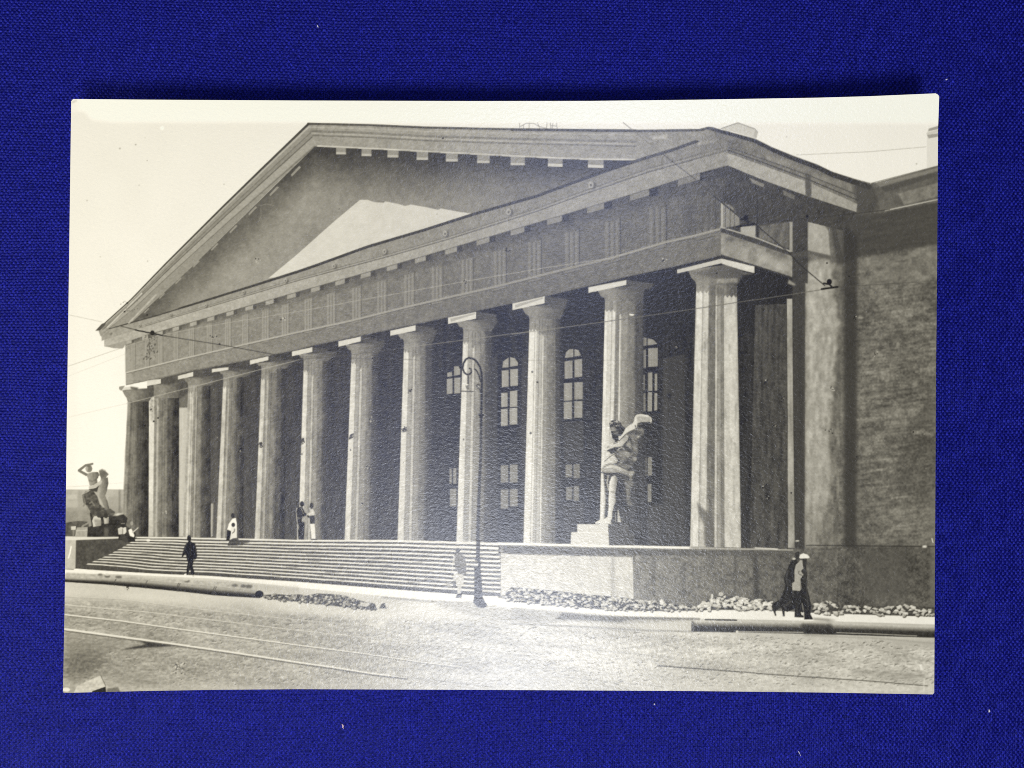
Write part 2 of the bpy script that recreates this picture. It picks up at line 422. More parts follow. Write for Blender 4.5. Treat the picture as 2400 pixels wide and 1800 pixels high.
# mutules under the front cornice
mut = [(302, 800), (340, 791), (374, 781), (412, 770), (453, 759), (494, 748), (539, 735), (584, 723), (632, 710), (683, 696), (739, 680), (797, 665), (857, 647), (919, 631), (985, 612), (1057, 592), (1132, 570), (1213, 547), (1300, 522), (1396, 493), (1499, 461), (1615, 426)]
for x, y in mut:
    w = np.interp(x, [302, 412, 985, 1300, 1615], [13, 15, 26, 35, 52]); h = np.interp(x, [302, 985, 1615], [8, 11, 15])
    y = float(cor_bot(x)) + h * .45 + 1
    b = float(np.interp(x, [300, 700, 1200, 1615], [174, 164, 144, 128]))
    fill([(x - w / 2, y + w * .14 - h / 2), (x + w / 2, y - w * .14 - h / 2), (x + w / 2, y - w * .14 + h / 2), (x - w / 2, y + w * .14 + h / 2)], b, None, 1, noise=GR)
    fill([(x + w / 2, y - w * .14 - h / 2), (x + w * .95, y - w * .26 - h / 2), (x + w * .95, y + h * .1), (x + w / 2, y - w * .14 + h / 2 + 2)], b - 84, None, .8)
# front cornice
COR = part('cornice', None, 'long sunlit cornice rising to the right')
fill([(224, 776), (231, 775), (235, 787), (244, 794), (246, 812), (267, 816), (287, 817), (300, 800), (420, 760), (300, 756)], 158, COR, noise=GR)
fill(band(dark_l, cor_top, 238, 1706), lambda X, Y: np.interp(X, [240, 700, 1200, 1700], [160, 154, 138, 132]), COR, noise=ST)
fill(band(cor_top, cor_bot, 244, 1706), lambda X, Y: np.interp(X, [240, 700, 1200, 1700], [178, 172, 158, 150]), COR, noise=ST)
xs = np.arange(246, 1640, 10)
stroke([(x, float(dark_l(x)) + 1) for x in xs], np.interp(xs, [246, 700, 1640], [3, 6, 7]), 72, COR, .95, noise=(('fine', 8),))
xs2 = np.arange(340, 1706, 10)
stroke([(x, float(cor_top(x)) - 2) for x in xs2], np.interp(xs2, [340, 1700], [1.5, 3]), 104, None, .8, noise=(('fine', 8),))
stroke([(x, float(cor_top(x)) - np.interp(x, [340, 1700], [5, 11])) for x in xs2], np.interp(xs2, [340, 1700], [1.2, 2.5]), 110, None, .7, noise=(('fine', 8),))
stroke([(x, float(cor_top(x)) - np.interp(x, [340, 1700], [3.5, 7])) for x in xs2], 2, 172, None, .6)
stroke([(x, float(cor_bot(x))) for x in xs2], 1.6, 90, None, .7)
for x, y in ((258, 780), (327, 762), (399.5, 737), (482, 715), (570, 685), (669, 657), (782, 623), (901, 589), (1043, 547), (1192, 496), (1385, 433)):
    s = np.interp(x, [258, 1385], [3, 8])
    blob(x + s * .6, y + 2, s, s * 1.2, 96, None, .8, blur=1)
    blob(x, y, s * .8, s * 1.1, 178, None, .8)
    blob(x, y + 1, s * .35, s * .4, 84, None, .7)

# ---------- pediment -----------------------------------------------------
TYM = part('pediment', None, 'recessed triangular gable face, half in shadow')
rk = [(310, 754), (456, 619), (640, 438), (738, 343)]
def t_tym(X, Y):
    # distance under the left slope and under the right slope
    yl = np.interp(X, [310, 456, 738, 2000], [754, 619, 343, 343]); yr = np.interp(X, [0, 738, 1499], [343, 343, 376])
    d1 = np.clip((Y - yl) / 110, 0, 1); d2 = np.clip((Y - yr) / 120, 0, 1)
    t = 92 + 52 * d1 * d1 * (3 - 2 * d1) * np.interp(X, [300, 700, 1500], [1, 1, .9])
    t = t * (.72 + .28 * d2)
    return t - np.interp(X, [300, 900, 1500], [-14, 0, 22])
fill([(738, 343), (915, 352), (1200, 367), (1352, 374), (1499, 376)] + [(x, float(dark_l(x))) for x in range(1490, 300, -20)] + [(310, 754), (456, 619)], t_tym, TYM, noise=(('big', 8), ('med', 7), ('fine', 5), ('grain', 5)))
fill([(629, 652), (692, 600), (783, 519), (844, 468)] + T2(640, 1060, 700, 1082, 790, 1086, 800, 1074, 930, 1100, 985, 1117, 1040, 1104, 1190, 1130, 1290, 1152, 1320, 1140, 1480, 1170, 1620, 1190) + [(x, float(dark_l(x))) for x in range(1105, 640, -15)],
     lambda X, Y: 214 - .02 * (X - 700), TYM, 1, 0, noise=(('big', 4), ('med', 4), ('fine', 2)))
xs = np.arange(420, 1490, 10)
stroke([(x, float(dark_l(x)) + 1) for x in xs], np.interp(xs, [246, 700, 1640], [3, 6, 7]), 70, COR, .95, noise=(('fine', 8),))
for x, y in ((343, 727), (379, 692), (417, 657), (459, 617), (502, 577), (546, 535), (591, 492), (641, 446), (692, 399)):
    s = np.interp(x, [343, 692], [.6, 1.15])
    fill([(x - 9 * s, y + 9 * s), (x + 8 * s, y - 9 * s), (x + 12 * s, y - 6 * s), (x + 2 * s, y + 4 * s), (x - 7 * s, y + 13 * s)], 160, None, .9, 0)
RKR = part('raking_cornice', None, 'nearly level right slope of the gable cornice')
roof_r = curve([(722, 289), (860, 292), (1000, 298), (1200, 302), (1500, 305), (1640, 303), (1664, 297), (1690, 305), (1718, 311)])
rk_bot = curve([(738, 343), (915, 352), (1200, 367), (1352, 374), (1499, 376), (1504, 372), (1580, 349), (1635, 329), (1718, 329)])
fill(band(roof_r, rk_bot, 722, 1700), lambda X, Y: np.interp(X, [722, 1100, 1700], [158, 162, 146]), RKR, noise=ST)
for d0, d1, w, t, a in ((0, 0, 5, 88, .95), (8, 10, 3, 182, .6), (17, 26, 5, 122, .7), (22, 32, 2.5, 188, .5), (27, 37, 3.5, 112, .7), (48, 64, 3, 150, .2)):
    xs = np.arange(722, 1500, 12)
    stroke([(x, float(roof_r(x)) + 1 + (d0 + (d1 - d0) * (x - 722) / 780)) for x in xs], w, t, None, a, noise=(('fine', 12), ('streak', 14)))
xs = np.arange(745, 1500, 12)
stroke([(x, float(rk_bot(x)) - 1.5) for x in xs], 4, 205, None, .9, noise=(('streak', 16),))
stroke([(x, float(roof_r(x)) + 2) for x in np.arange(1200, 1720, 10)], 6, 84, None, .9, noise=(('fine', 12),))
for x0, x1, yb in ((355, 440, 640), (590, 675, 655), (830, 925, 667), (1100, 1200, 690), (1370, 1475, 705), (1660, 1770, 720), (1970, 2095, 740)):
    yt = float(rk_bot(700 + x0 * K)); p0, p1 = 700 + x0 * K, 700 + x1 * K; y1 = 200 + yb * K
    fill([(p0 - 2, yt), (p1, yt + 1), (p1, y1), (p0 - 2, y1)], 150, RKR, noise=GR)
    fill([(p0 - 2, y1 - 6), (p1, y1 - 5), (p1, y1), (p0 - 2, y1)], 188, RKR)
    fill([(p1, yt + 2), (p1 + 28, yt + 2), (p1 + 26, y1 - 3), (p1, y1 + 1)], 72, None, .75, 1)
for x0, x1, yb in ((340, 470, 755), (710, 850, 766)):
    p0, p1 = 1200 + x0 * K, 1200 + x1 * K; yt = float(rk_bot(p0)); y1 = 200 + yb * K
    fill([(p0 - 2, yt), (p1, yt + 1), (p1, y1), (p0 - 2, y1 - 1)], 145, RKR, noise=GR)
    fill([(p0 - 2, y1 - 8), (p1, y1 - 7), (p1, y1), (p0 - 2, y1 - 1)], 200, RKR)
    fill([(p1, yt + 2), (p1 + 40, yt + 2), (p1 + 38, y1 - 3), (p1, y1 + 1)], 70, None, .75, 1)
fill(T3(1725, 530, 1760, 512, 1890, 512, 1860, 530, 1720, 555), 196, None, .9, 1)
fill(T3(1270, 480, 1440, 450, 1440, 490, 1310, 500), 192, None, .6, 2, noise=(('fine', 10),))
stroke([(x, float(dark_l(x)) + 1) for x in np.arange(1480, 1640, 10)], 7, 80, COR, .9, noise=(('fine', 10),))
RKL = part('raking_cornice', None, 'steep left slope of the gable cornice')
fill([(224, 775), (238, 763), (307, 702), (387, 619), (520, 486), (610, 398), (722, 289), (738, 343), (640, 438), (456, 619), (310, 754), (262, 768)], 150, RKL, noise=GR)
def rake(d, w, t, a=1.0, ex=0):
    o = [(238, 764), (307, 702), (387, 619), (520, 486), (610, 398), (722, 290)]
    q = []
    for i, (x, y) in enumerate(o):
        s = np.interp(x, [238, 722], [.3, 1.0]) * d
        q.append((x + s * .30, y + s * 1.0))
    stroke(q, (max(1, w * .5), w), t, None, a, noise=(('fine', 6),))
rake(1, 5, 76); rake(7, 4, 190, .8); rake(14, 6, 150, .6); rake(21, 3, 120, .8); rake(26, 5, 142, .8); rake(31, 2.5, 96, .8); rake(35, 2, 176, .7); rake(43, 12, 168, .9); rake(53, 2, 100, .6)
stroke(T5(440, 660, 760, 345), 3, 214, None, .8, noise=(('fine', 12),))
stroke(T5(640, 620, 890, 360), 4, 196, None, .7, noise=(('fine', 12),))
fill(T5(330, 692, 390, 628, 430, 615, 420, 640, 370, 690), 90, RKL)

# ---------- return of the entablature round the corner --------------------
RET = part('return_cornice', None, 'cornice turning the corner and falling to the right')
fill([(1664, 298), (1718, 311), (1770, 325), (1810, 345), (1860, 365), (1915, 385), (1950, 402), (2000, 418), (2040, 429), (2050, 470), (2007, 497), (1888, 458), (1791, 423), (1706, 388), (1706, 345), (1680, 322)],
     122, RET, noise=(('med', 12), ('fine', 8)))
stroke([(1660, 301), (1718, 316), (1770, 331), (1810, 351), (1860, 372), (1915, 392), (1950, 409), (2000, 426), (2036, 438)], (7, 13), 62, RET, .95, noise=(('fine', 10),))
fill([(1640, 322), (1664, 300), (1690, 316), (1706, 345), (1700, 356), (1640, 372)], 124, None, .6, 3, noise=(('med', 10), ('fine', 10)))
fill(Z9(640, 270, 880, 350, 890, 390, 700, 340), 154, None, .6, 2, noise=(('med', 14),))
fill(Z9(1050, 430, 1290, 510, 1280, 550, 1050, 470), 146, None, .6, 2, noise=(('med', 14),))
fill([(2000, 430), (2042, 432), (2060, 470), (2045, 500), (2008, 495)], 76, None, .8, 3)
fill([(1706, 359), (1786, 387), (1886, 424), (1888, 458), (1791, 423), (1705, 388)], 172, RET, noise=ST)
fill([(1902, 430), (2009, 478), (2007, 497), (1902, 463)], 162, RET, noise=ST)
stroke([(1706, 352), (1786, 380), (1898, 422), (2012, 470)], 2.5, 70, None, .85)
stroke([(1706, 345), (1786, 372), (1898, 412), (2005, 455)], 2.5, 78, None, .7)
stroke([(1706, 389), (1791, 425), (1888, 460), (2007, 499)], 2, 56, None, .8)
fill([(1888, 405), (1900, 410), (1901, 462), (1889, 458)], 84, None, .7, 1)
RFZ = part('return_frieze', None, 'shaded frieze and beam round the corner')
fill([(1706, 388), (1791, 423), (1888, 458), (2007, 497), (1975, 540), (1893, 520), (1893, 665), (1857, 653), (1690, 600), (1690, 470), (1640, 410)], 74, RFZ, noise=(('fine', 7), ('med', 6)))
fill(T4(300, 855, 440, 915, 432, 945, 330, 905), 140, None, .9, noise=GR)
fill(T4(612, 970, 725, 1020, 715, 1055, 620, 1015), 118, None, .9, noise=GR)
fill(Z9(0, 560, 300, 470, 360, 480, 310, 660, 310, 860, 0, 930), 92, FRZ, .7, 3, noise=ST)
fill(Z9(310, 670, 400, 700, 460, 800, 460, 860, 310, 880), 148, RFZ, .9, 1, noise=GR)
stroke(Z9(318, 675, 318, 870), 4, 196, None, .8)
for x in (345, 385, 420):
    stroke(Z9(x, 700, x, 880), 2.4, 96, None, .8)
fill(Z9(470, 870, 590, 860, 590, 955, 470, 915), 184, RFZ, .9, 0, noise=GR)
stroke(Z9(606, 650, 606, 960), 3.5, 58, None, .9)
fill(Z9(620, 860, 860, 830, 860, 1045, 620, 960), 112, RFZ, .9, 1, noise=(('fine', 10), ('vpatch', 18)))
fill(Z9(865, 830, 890, 828, 890, 1075, 865, 1065), 164, RFZ, .95, 0, noise=GR)
fill(Z9(310, 912, 860, 1100, 888, 1105, 888, 1275, 700, 1215, 310, 1092), 150, RFZ, 1, 0, noise=(('med', 18), ('fine', 8)))
fill(Z9(340, 925, 860, 1095, 860, 1130, 700, 1090, 560, 1000, 340, 985), 104, None, .7, 3, noise=(('med', 22), ('fine', 8)))
fill(Z9(600, 1080, 830, 1160, 830, 1240, 610, 1150), 180, None, .6, 3, noise=(('med', 12),))
stroke(Z9(310, 872, 600, 960, 870, 1068), 3.5, 182, None, .9)
stroke(Z9(310, 888, 600, 985, 880, 1090), 3, 74, None, .9)
stroke(Z9(310, 1108, 600, 1195, 888, 1290), 3, 56, None, .9)
fill(Z9(870, 1090, 1010, 1060, 1010, 1110, 880, 1110), 88, None, .8, 1)

# ---------- columns --------------------------------------------------------
GEN = [(0, 216), (.17, 212), (.20, 162), (.31, 156), (.34, 192), (.40, 186), (.43, 150), (.60, 142), (.63, 122), (.76, 110), (.80, 84), (1, 66)]
PA = [(0, 170), (.05, 134), (.1, 150), (.18, 112), (.3, 130), (.45, 112), (.48, 90), (.7, 78), (.72, 60), (1, 54)]
PB = [(0, 150), (.08, 132), (.10, 180), (.18, 178), (.21, 134), (.50, 122), (.54, 88), (.72, 84), (.74, 60), (1, 54)]
PC = [(0, 176), (.07, 170), (.1, 206), (.22, 204), (.25, 142), (.34, 142), (.36, 172), (.40, 170), (.42, 134), (.60, 122), (.64, 86), (1, 62)]
PD = [(0, 206), (.14, 200), (.17, 150), (.24, 150), (.26, 182), (.31, 176), (.34, 134), (.62, 122), (.66, 86), (.82, 82), (.85, 66), (1, 60)]
PJ = [(0, 224), (.23, 222), (.25, 178), (.41, 182), (.43, 214), (.46, 210), (.48, 150), (.62, 146), (.64, 128), (.84, 116), (.87, 78), (1, 70)]
PK = [(0, 222), (.07, 222), (.08, 196), (.10, 210), (.27, 214), (.28, 134), (.38, 130), (.39, 218), (.43, 214), (.44, 150), (.62, 142), (.63, 122), (.79, 116), (.81, 84), (1, 76)]
PL = [(0, 200), (.03, 216), (.16, 214), (.17, 176), (.2, 200), (.31, 202), (.32, 118), (.44, 112), (.46, 104), (.48, 196), (.51, 190), (.53, 160), (.6, 150), (.62, 128), (.66, 134), (.68, 196), (.8, 202), (.94, 196), (1, 170)]
cols = [
 ('leftmost printed column, dark against the sky', 940, 299, 349, 284, 348, 1260, 945, PA, [(279, 909), (305, 906), (306, 911), (284, 916)], (288, 362)),
 ('second printed column from the left', 932, 362, 420, 358, 418.5, 1260, 945, PB, [(344.6, 892), (377, 888), (377, 899), (344.6, 904.5)], (360, 430)),
 ('third printed column from the left', 902.5, 441, 493, 429, 494, 1260, 916, PC, [(417, 881), (453, 871.5), (453, 882), (417, 889.5)], (433, 516)),
 ('fourth printed column, behind the man in black', 883.6, 523.6, 572, 507, 570, 1262, 904, PD, [(496.5, 864.6), (535.5, 860.5), (535.5, 867), (496.5, 873)], (515, 598)),
 ('fifth printed column, behind the woman and child', 863, 613, 668, 597, 667, 1264, 885, PD, [(585.6, 844.5), (629, 835), (629, 844), (585.6, 854.6)], (604, 690)),
 ('sixth printed column, beside the two standing men', 845.6, 712, 768, 699, 766, 1266, 866, GEN, [(684, 824), (732, 813.5), (732, 825), (684, 835)], (702, 790)),
 ('seventh printed column from the left', 828, 824, 886, 807.6, 880, 1267, 847, GEN, [(793, 800), (845.6, 788.6), (845.6, 800), (793, 813)], (812, 902)),
 ('eighth printed column, left of the lamp post', 802.5, 947, 1012, 931.7, 1010, 1268, 820, GEN, [(915, 775), (974, 762), (974, 775), (915, 787)], (934, 1024)),
 ('ninth printed column, behind the lamp post', 775, 1086, 1152, 1069.6, 1152, 1271, 799, GEN, [(1050, 744), (1116, 730.5), (1116, 747), (1050, 759.5)], (1072, 1166)),
 ('tenth printed column, between two arched windows', 747, 1241, 1312, 1226.6, 1313, 1274, 770, PJ, [(1201, 711), (1276.5, 694), (1276.5, 711), (1201, 727)], (1226, 1326)),
 ('eleventh printed column, behind the standing sculpture', 705, 1418, 1507, 1404.6, 1507, 1280, 724, PK, [(1379, 673), (1468, 656), (1468, 668), (1379, 686.6)], (1403, 1512)),
 ('great corner column, largest and brightest', 667, 1631.6, 1727, 1617, 1737, 1284, 680, PL, [(1587, 632), (1691, 606), (1691, 617), (1587, 641)], (1615, 1743)),
]
COLID = []
for ci, (lab, neck, xlt, xrt, xlb, xrb, yb, lity, prof, ab, ech) in enumerate(cols):
    c = part('column', None, lab); COLID.append(c)
    pu = np.array([p[0] for p in prof]); pt = np.array([p[1] for p in prof], float)
    def t_col(X, Y, a=(neck, xlt, xrt, xlb, xrb, yb, lity), pu=pu, pt=pt, ci=ci):
        v = (Y - a[0]) / (a[5] - a[0])
        xl = a[1] + (a[3] - a[1]) * v; xr = a[2] + (a[4] - a[2]) * v
        u = (X - xl) / (xr - xl)
        t = np.interp(u, pu, pt)
        amb = np.interp(u, [0, .3, .6, 1], [150, 142, 126, 86])
        cut = a[6] + 5 * np.sin(u * 31) ** 2 + 10 * (u > .3)
        f = np.clip((Y - cut) / 3, 0, 1)
        t = np.minimum(t, amb) * (1 - f) + t * f
        if ci < 11: t = t - 6 * np.clip((v - .8) / .2, 0, 1)
        return t
    va = 9
    fill([(xlt, neck - 2), (xrt, neck - 2), (xrb, yb), (xlb, yb)], t_col, c, noise=(('grain', 7), ('fine', 10), ('med', 7 if ci < 6 else 4), ('vert', va), ('vpatch', 13 if ci in (0, 1, 2, 3, 4, 11) else 8)))
    for q in ((.19, .33, .43, .61, .79) if ci < 11 else (.165, .315, .47, .53, .61, .67)):     # arrises between the flutes
        stroke([(xlt + (xrt - xlt) * q, neck + 2), (xlb + (xrb - xlb) * q, yb)], 1.5, 84, None, .42, noise=(('vpatch', 20), ('fine', 16)))
    if 5 <= ci < 11:     # dark right side melts into the porch
        fill([(xrt - 5, neck), (xrt + 4, neck), (xrb + 4, yb), (xrb - 5, yb)], 68, None, .5, 3)
    if ci < 6:
        for k in range(26):
            yy = rng.uniform(neck + 30, yb - 10); xx = rng.uniform(xlb + 8, xrb - 6)
            blob(xx, yy, rng.uniform(2, 6), rng.uniform(6, 26), rng.uniform(60, 180), None, .13, blur=1)
    cap = part('capital', c)
    (ax, ay), (bx, by), (cx2, cy2), (dx2, dy2) = ab
    w = bx - ax; xe0, xe1 = ech
    # cushion under the slab
    fill([(xe0 - (xlt - xe0) * .2, dy2 - w * .08), (xe1, cy2 - 2), (xe1 - 2, cy2 + (neck - cy2) * .35), ((xe1 + xrt) / 2 - 2, neck - 6), (xrt, neck + 1), (xlt, neck + 1), (xlt - 2, neck - 7), (xe0 + (xlt - xe0) * .35, dy2 + (neck - dy2) * .42)],
         lambda X, Y, a=(xe0, xe1): np.interp((X - a[0]) / (a[1] - a[0]), [0, .3, .6, 1], [134, 142, 112, 78]), cap, noise=ST)
    if ci < 11:
        fill([(bx, by), (bx + w * .75, by + w * .10), (bx + w * .62, cy2 + w * .12), (cx2, cy2)], 88, cap, .9, 1, noise=GR)
        fill([(xe0 + w * .1, cy2 + 1), (xe1 + 4, cy2 + w * .06), (xe1 - 3, cy2 + w * .2), (xe0 + w * .5, cy2 + w * .1)], 82, None, .6, 2)
    slab = [(ax, ay), (bx, by), (cx2, cy2), (dx2, dy2)]
    fill(slab, 214 if ci < 11 else 200, cap, noise=(('fine', 5), ('grain', 4)))
    if ci in (8, 9, 10):
        stroke([(ax, ay), (bx, by)], 1.5, 120, None, .8)
    if ci in (8, 9):
        fill([(ax + w * .08, ay + 3), (bx - 3, by + 3), (bx - 3, by + 6), (ax + w * .3, dy2 - w * .16 + 1), (ax + w * .1, dy2 - 5)], 168, None, .9)
    if ci == 0: fill([(279, 906), (293, 904), (284, 916), (279, 912)], 130, None, .8)
fill([(1436, 1075), (1514, 1020), (1514, 1283), (1432, 1283)], 60, None, .85, 3, noise=(('vpatch', 8), ('fine', 8)))
for k in range(60):
    x = rng.uniform(1626, 1728); y = rng.uniform(700, 1240)
    stroke([(x, y), (x + rng.uniform(-1, 2), y + rng.uniform(10, 70))], (rng.uniform(1.5, 5), 1), rng.choice([110, 128, 210]), None, rng.uniform(.15, .45), blur=1)
# the corner column's slab turns the corner
CAPL = len(PARTS)
fill([(1691, 606), (1768, 624), (1768, 640), (1742, 634), (1691, 618)], 214, CAPL, noise=ST)
fill([(1730, 634), (1768, 642), (1742, 645)], 110, None, .8, 1)
fill([(1617, 641), (1691, 622), (1742, 640), (1740, 652), (1660, 650)], 92, None, .7, 3)
fill(T7(1890, 210, 2090, 205, 2085, 245, 1890, 250), 172, None, .6, 1, noise=(('fine', 24),))
stroke([(1587, 630), (1691, 603), (1760, 622)], 2, 70, None, .8)
fill(A3(1712, 690, 1770, 760, 1860, 830, 1870, 1100, 1780, 1100, 1775, 900, 1725, 800), 104, None, .85, 2)
fill(Z9(860, 1295, 920, 1340, 900, 1345, 850, 1330), 170, None, .8, 1)
for x, y in ((1609, 645),):
    pass
# lamp brackets that stain some shafts
for p in (A1(1855, 165), A2(30, 130), A2(485, 90), A2(975, 20)):
    x, y = p[0]
    for k in range(9):
        stroke([(x + rng.uniform(-6, 6), y + rng.uniform(-6, 7)), (x + rng.uniform(-5, 6), y + rng.uniform(-5, 8))], 2.4, 62, None, .8)
for p in (A2(480, 215), A2(30, 255), A2(1527, 118), A2(2148, 58), A3(172, 60), T7(185, 1072), T7(170, 1640), T6(2165, 1072), T6(2150, 1640)):
    blob(*p[0], 2, 2.4, 84, None, .8)

# ---------- stairs, terrace ------------------------------------------------
TER = part('terrace_wall', None, 'low terrace wall right of the stairs, sunlit on its left part')
fill([(1168, 1272), (1428, 1277), (1618, 1281), (1760, 1284), (1890, 1287), (1890, 1440), (1168, 1420)], lambda X, Y: np.interp(X, [1480, 1600, 1850], [132, 122, 94]), TER, noise=(('fine', 16), ('med', 14), ('grain', 12)))
fill([(1174, 1296), (1200, 1299), (1350, 1303), (1483, 1306), (1485, 1405), (1174, 1395)], 206, TER, noise=(('fine', 12), ('med', 8), ('vert', 8), ('grain', 8)))
fill([(1432, 1306), (1440, 1306), (1441, 1400), (1432, 1400)], 168, None, .7, 2)
stroke([(1200, 1362), (1330, 1370), (1482, 1390)], 1.5, 176, None, .6)
stroke([(1485, 1371), (1620, 1371)], 1.5, 120, None, .6)
stroke([(1168, 1274), (1428, 1280), (1618, 1284)], 6, 240, TER, 1)
stroke([(1618, 1284), (1700, 1286), (1858, 1289)], (5, 3), 176, TER, .9)
stroke([(1770, 1284), (1822, 1287)], 3, 235, None, .8)
fill([(1180, 1280), (1430, 1286), (1620, 1289), (1890, 1294), (1890, 1304), (1620, 1302), (1430, 1302), (1180, 1296)], 92, None, .8, 1, noise=(('fine', 12),))
fill([(1766, 1300), (1776, 1300), (1780, 1420), (1768, 1420)], 58, None, .6, 2)
for x in (1530, 1600, 1720):
    fill([(x, 1306), (x + 5, 1306), (x + 6, 1400), (x, 1400)], 72, None, .4, 2)
STR = part('stairs', None, 'wide flight of pale stone steps')
top = curve([(317, 1260), (507, 1263), (700, 1267), (928, 1268), (1067, 1272), (1172, 1275)])
bot = curve([(174, 1332), (277, 1339), (431, 1347), (494, 1349), (700, 1363), (928, 1381), (1054, 1391), (1130, 1396), (1172, 1398)])
left_c = curve([(1260, 318), (1266, 317), (1279, 292), (1300, 251), (1320, 203), (1332, 174)])
fill([(322, 1259)] + [(x, float(top(x))) for x in range(330, 1172, 30)] + [(1172, 1275), (1172, 1398)] + [(x, float(bot(x))) for x in range(1160, 174, -30)] + [(174, 1332), (177, 1325), (203, 1319), (225, 1313), (251, 1300), (292, 1279)], lambda X, Y: np.interp(X, [200, 900, 1172], [78, 80, 96]), STR, noise=(('fine', 10), ('grain', 6)))
N = 12
r2 = np.random.default_rng(3)
for k in range(N):
    f = k / (N - .2)
    y0 = 1260 + (1326 - 1260) * f
    x0 = float(left_c(y0 + 2))
    xs = np.concatenate([[x0], np.arange(x0 + 20, 1172, 26), [1166 if k < 3 else 1171]])
    pts = []
    for x in xs:
        fx = f
        yt = float(top(max(x, 317))); ybm = float(bot(x)) - 3
        yy = yt + (ybm - yt) * f
        if x < 317: yy = min(yy, 1260 + 66 * f) if False else yy
        w = (x - x0) / 150
        yy = y0 * max(0, 1 - w) + yy * min(1, w)
        pts.append((x, yy + r2.uniform(-.4, .4)))
    ww = np.interp([p[0] for p in pts], [180, 700, 1172], [2.5, 3.5, 4.9])
    stroke(pts, ww * (1.25 if k < 2 else 1), 228, None, 1, noise=(('fine', 6),))
    if k > 1:
        for j in range(7):      # worn nosings
            i = r2.integers(1, len(pts) - 1); x, y = pts[i]
            stroke([(x, y + 1), (x + r2.uniform(8, 34), y + 1.4)], 1.6, 120, None, .5)
stroke([(174, 1331), (277, 1338), (431, 1346), (494, 1349), (700, 1362), (928, 1380), (1054, 1390), (1130, 1395)], 3, 66, STR, .8, noise=(('fine', 12),))
LBK = part('stair_cheek', None, 'low block that ends the stairs at the left')
fill([(140, 1258), (300, 1258), (322, 1260), (292, 1280), (251, 1302), (203, 1322), (177, 1330), (172, 1336), (140, 1336)], 80, LBK, noise=(('fine', 10), ('med', 7)))
fill([(140, 1266), (178, 1266), (177, 1331), (174, 1334), (140, 1334)], 188, LBK, noise=(('fine', 5), ('med', 5)))
fill([(140, 1257), (280, 1257), (280, 1262), (178, 1266), (140, 1266)], 218, LBK)
stroke(A1(105, 1110, 95, 1170, 80, 1215), 3.5, 246, None, .9)

# ---------- street ------------------------------------------------------------
ROAD = part('street', None, 'pale trodden street in front of the stairs')
up = curve([(140, 1334), (277, 1341), (494, 1350), (700, 1364), (928, 1382), (1163, 1399), (1200, 1408), (1453, 1425), (1630, 1428), (1760, 1428), (1900, 1436), (2200, 1446)])
lo = curve([(140, 1344), (277, 1346), (494, 1356), (700, 1377), (928, 1400), (1100, 1415), (1200, 1424), (1453, 1444), (1640, 1450), (1760, 1452), (1950, 1456), (2200, 1464)])
def t_road(X, Y):
    t = 196 - 8 * np.clip((Y - 1440) / 90, 0, 1)
    t = t + 12 * np.exp(-((X - 1200) / 500.) ** 2)
    t = t - 28 * np.clip((Y - 1450) / 100, 0, 1) * np.clip((900 - X) / 600, 0, 1)
    m = np.clip((Y - 1405) / 60, 0, 1)
    return t + m * 0
fill(band(up, lambda x: 1660, 140, 2210), t_road, ROAD, noise=(('grain', 5), ('gbig', 10), ('med', 3)))
fill(band(lambda x: 1405 + (x - 140) * .055, lambda x: 1660, 140, 2210), lambda X, Y: 194 - 38 * np.clip((1500 - X) / 1100, 0, 1), None, .8, 9, noise=(('ground', 34), ('gbig', 20), ('fine', 16), ('grain', 10)))
fill([(1250, 1570), (2210, 1590), (2210, 1660), (140, 1660), (140, 1600), (700, 1600)], 196, None, .4, 10)
PAV = part('pavement', None, 'sunlit strip of pavement')
fill(band(up, lo, 140, 2210), 236, PAV, noise=(('fine', 3), ('gbig', 4)))
rg = np.random.default_rng(11)
for k in range(1500):       # ruts, hoof marks and loose clods
    x = rg.uniform(160, 2185); y = rg.uniform(1425 + (x - 140) * .04, 1608)
    if y < float(lo(x)) + 12: continue
    L = rg.uniform(2, 9.5); t = rg.uniform(76, 140); al = rg.uniform(.25, .7)
    sl = rg.uniform(-.45, .1)
    stroke([(x, y), (x + L * .5, y + sl * L * .5 - 1), (x + L, y + sl * L)], (rg.uniform(1.5, 3.2), 1), t, None, al)
    stroke([(x, y + 2.6), (x + L, y + 2.6 + sl * L)], 2, 226, None, al * .6)
fill(B1(60, 850, 250, 840, 420, 880, 400, 1000, 300, 1120, 60, 1180), 104, None, .75, 12, noise=(('fine', 16), ('ground', 12)))
fill(B1(60, 700, 650, 790, 760, 830, 500, 900, 60, 900), 140, None, .5, 8, noise=(('ground', 14),))
fill(B1(430, 1000, 900, 1060, 900, 1200, 420, 1220), 138, None, .5, 10, noise=(('ground', 22),))
fill(B1(700, 785, 900, 800, 1130, 840, 1000, 850, 850, 858, 560, 882, 800, 830), 56, None, .9, 1, noise=(('fine', 12),))
fill(B4(1200, 1040, 1900, 1090, 1960, 1160, 1600, 1150, 1250, 1100), 140, None, .6, 6, noise=(('ground', 30),))
fill(B2(0, 870, 700, 940, 700, 1010, 0, 960), 150, None, .5, 8, noise=(('ground', 26),))
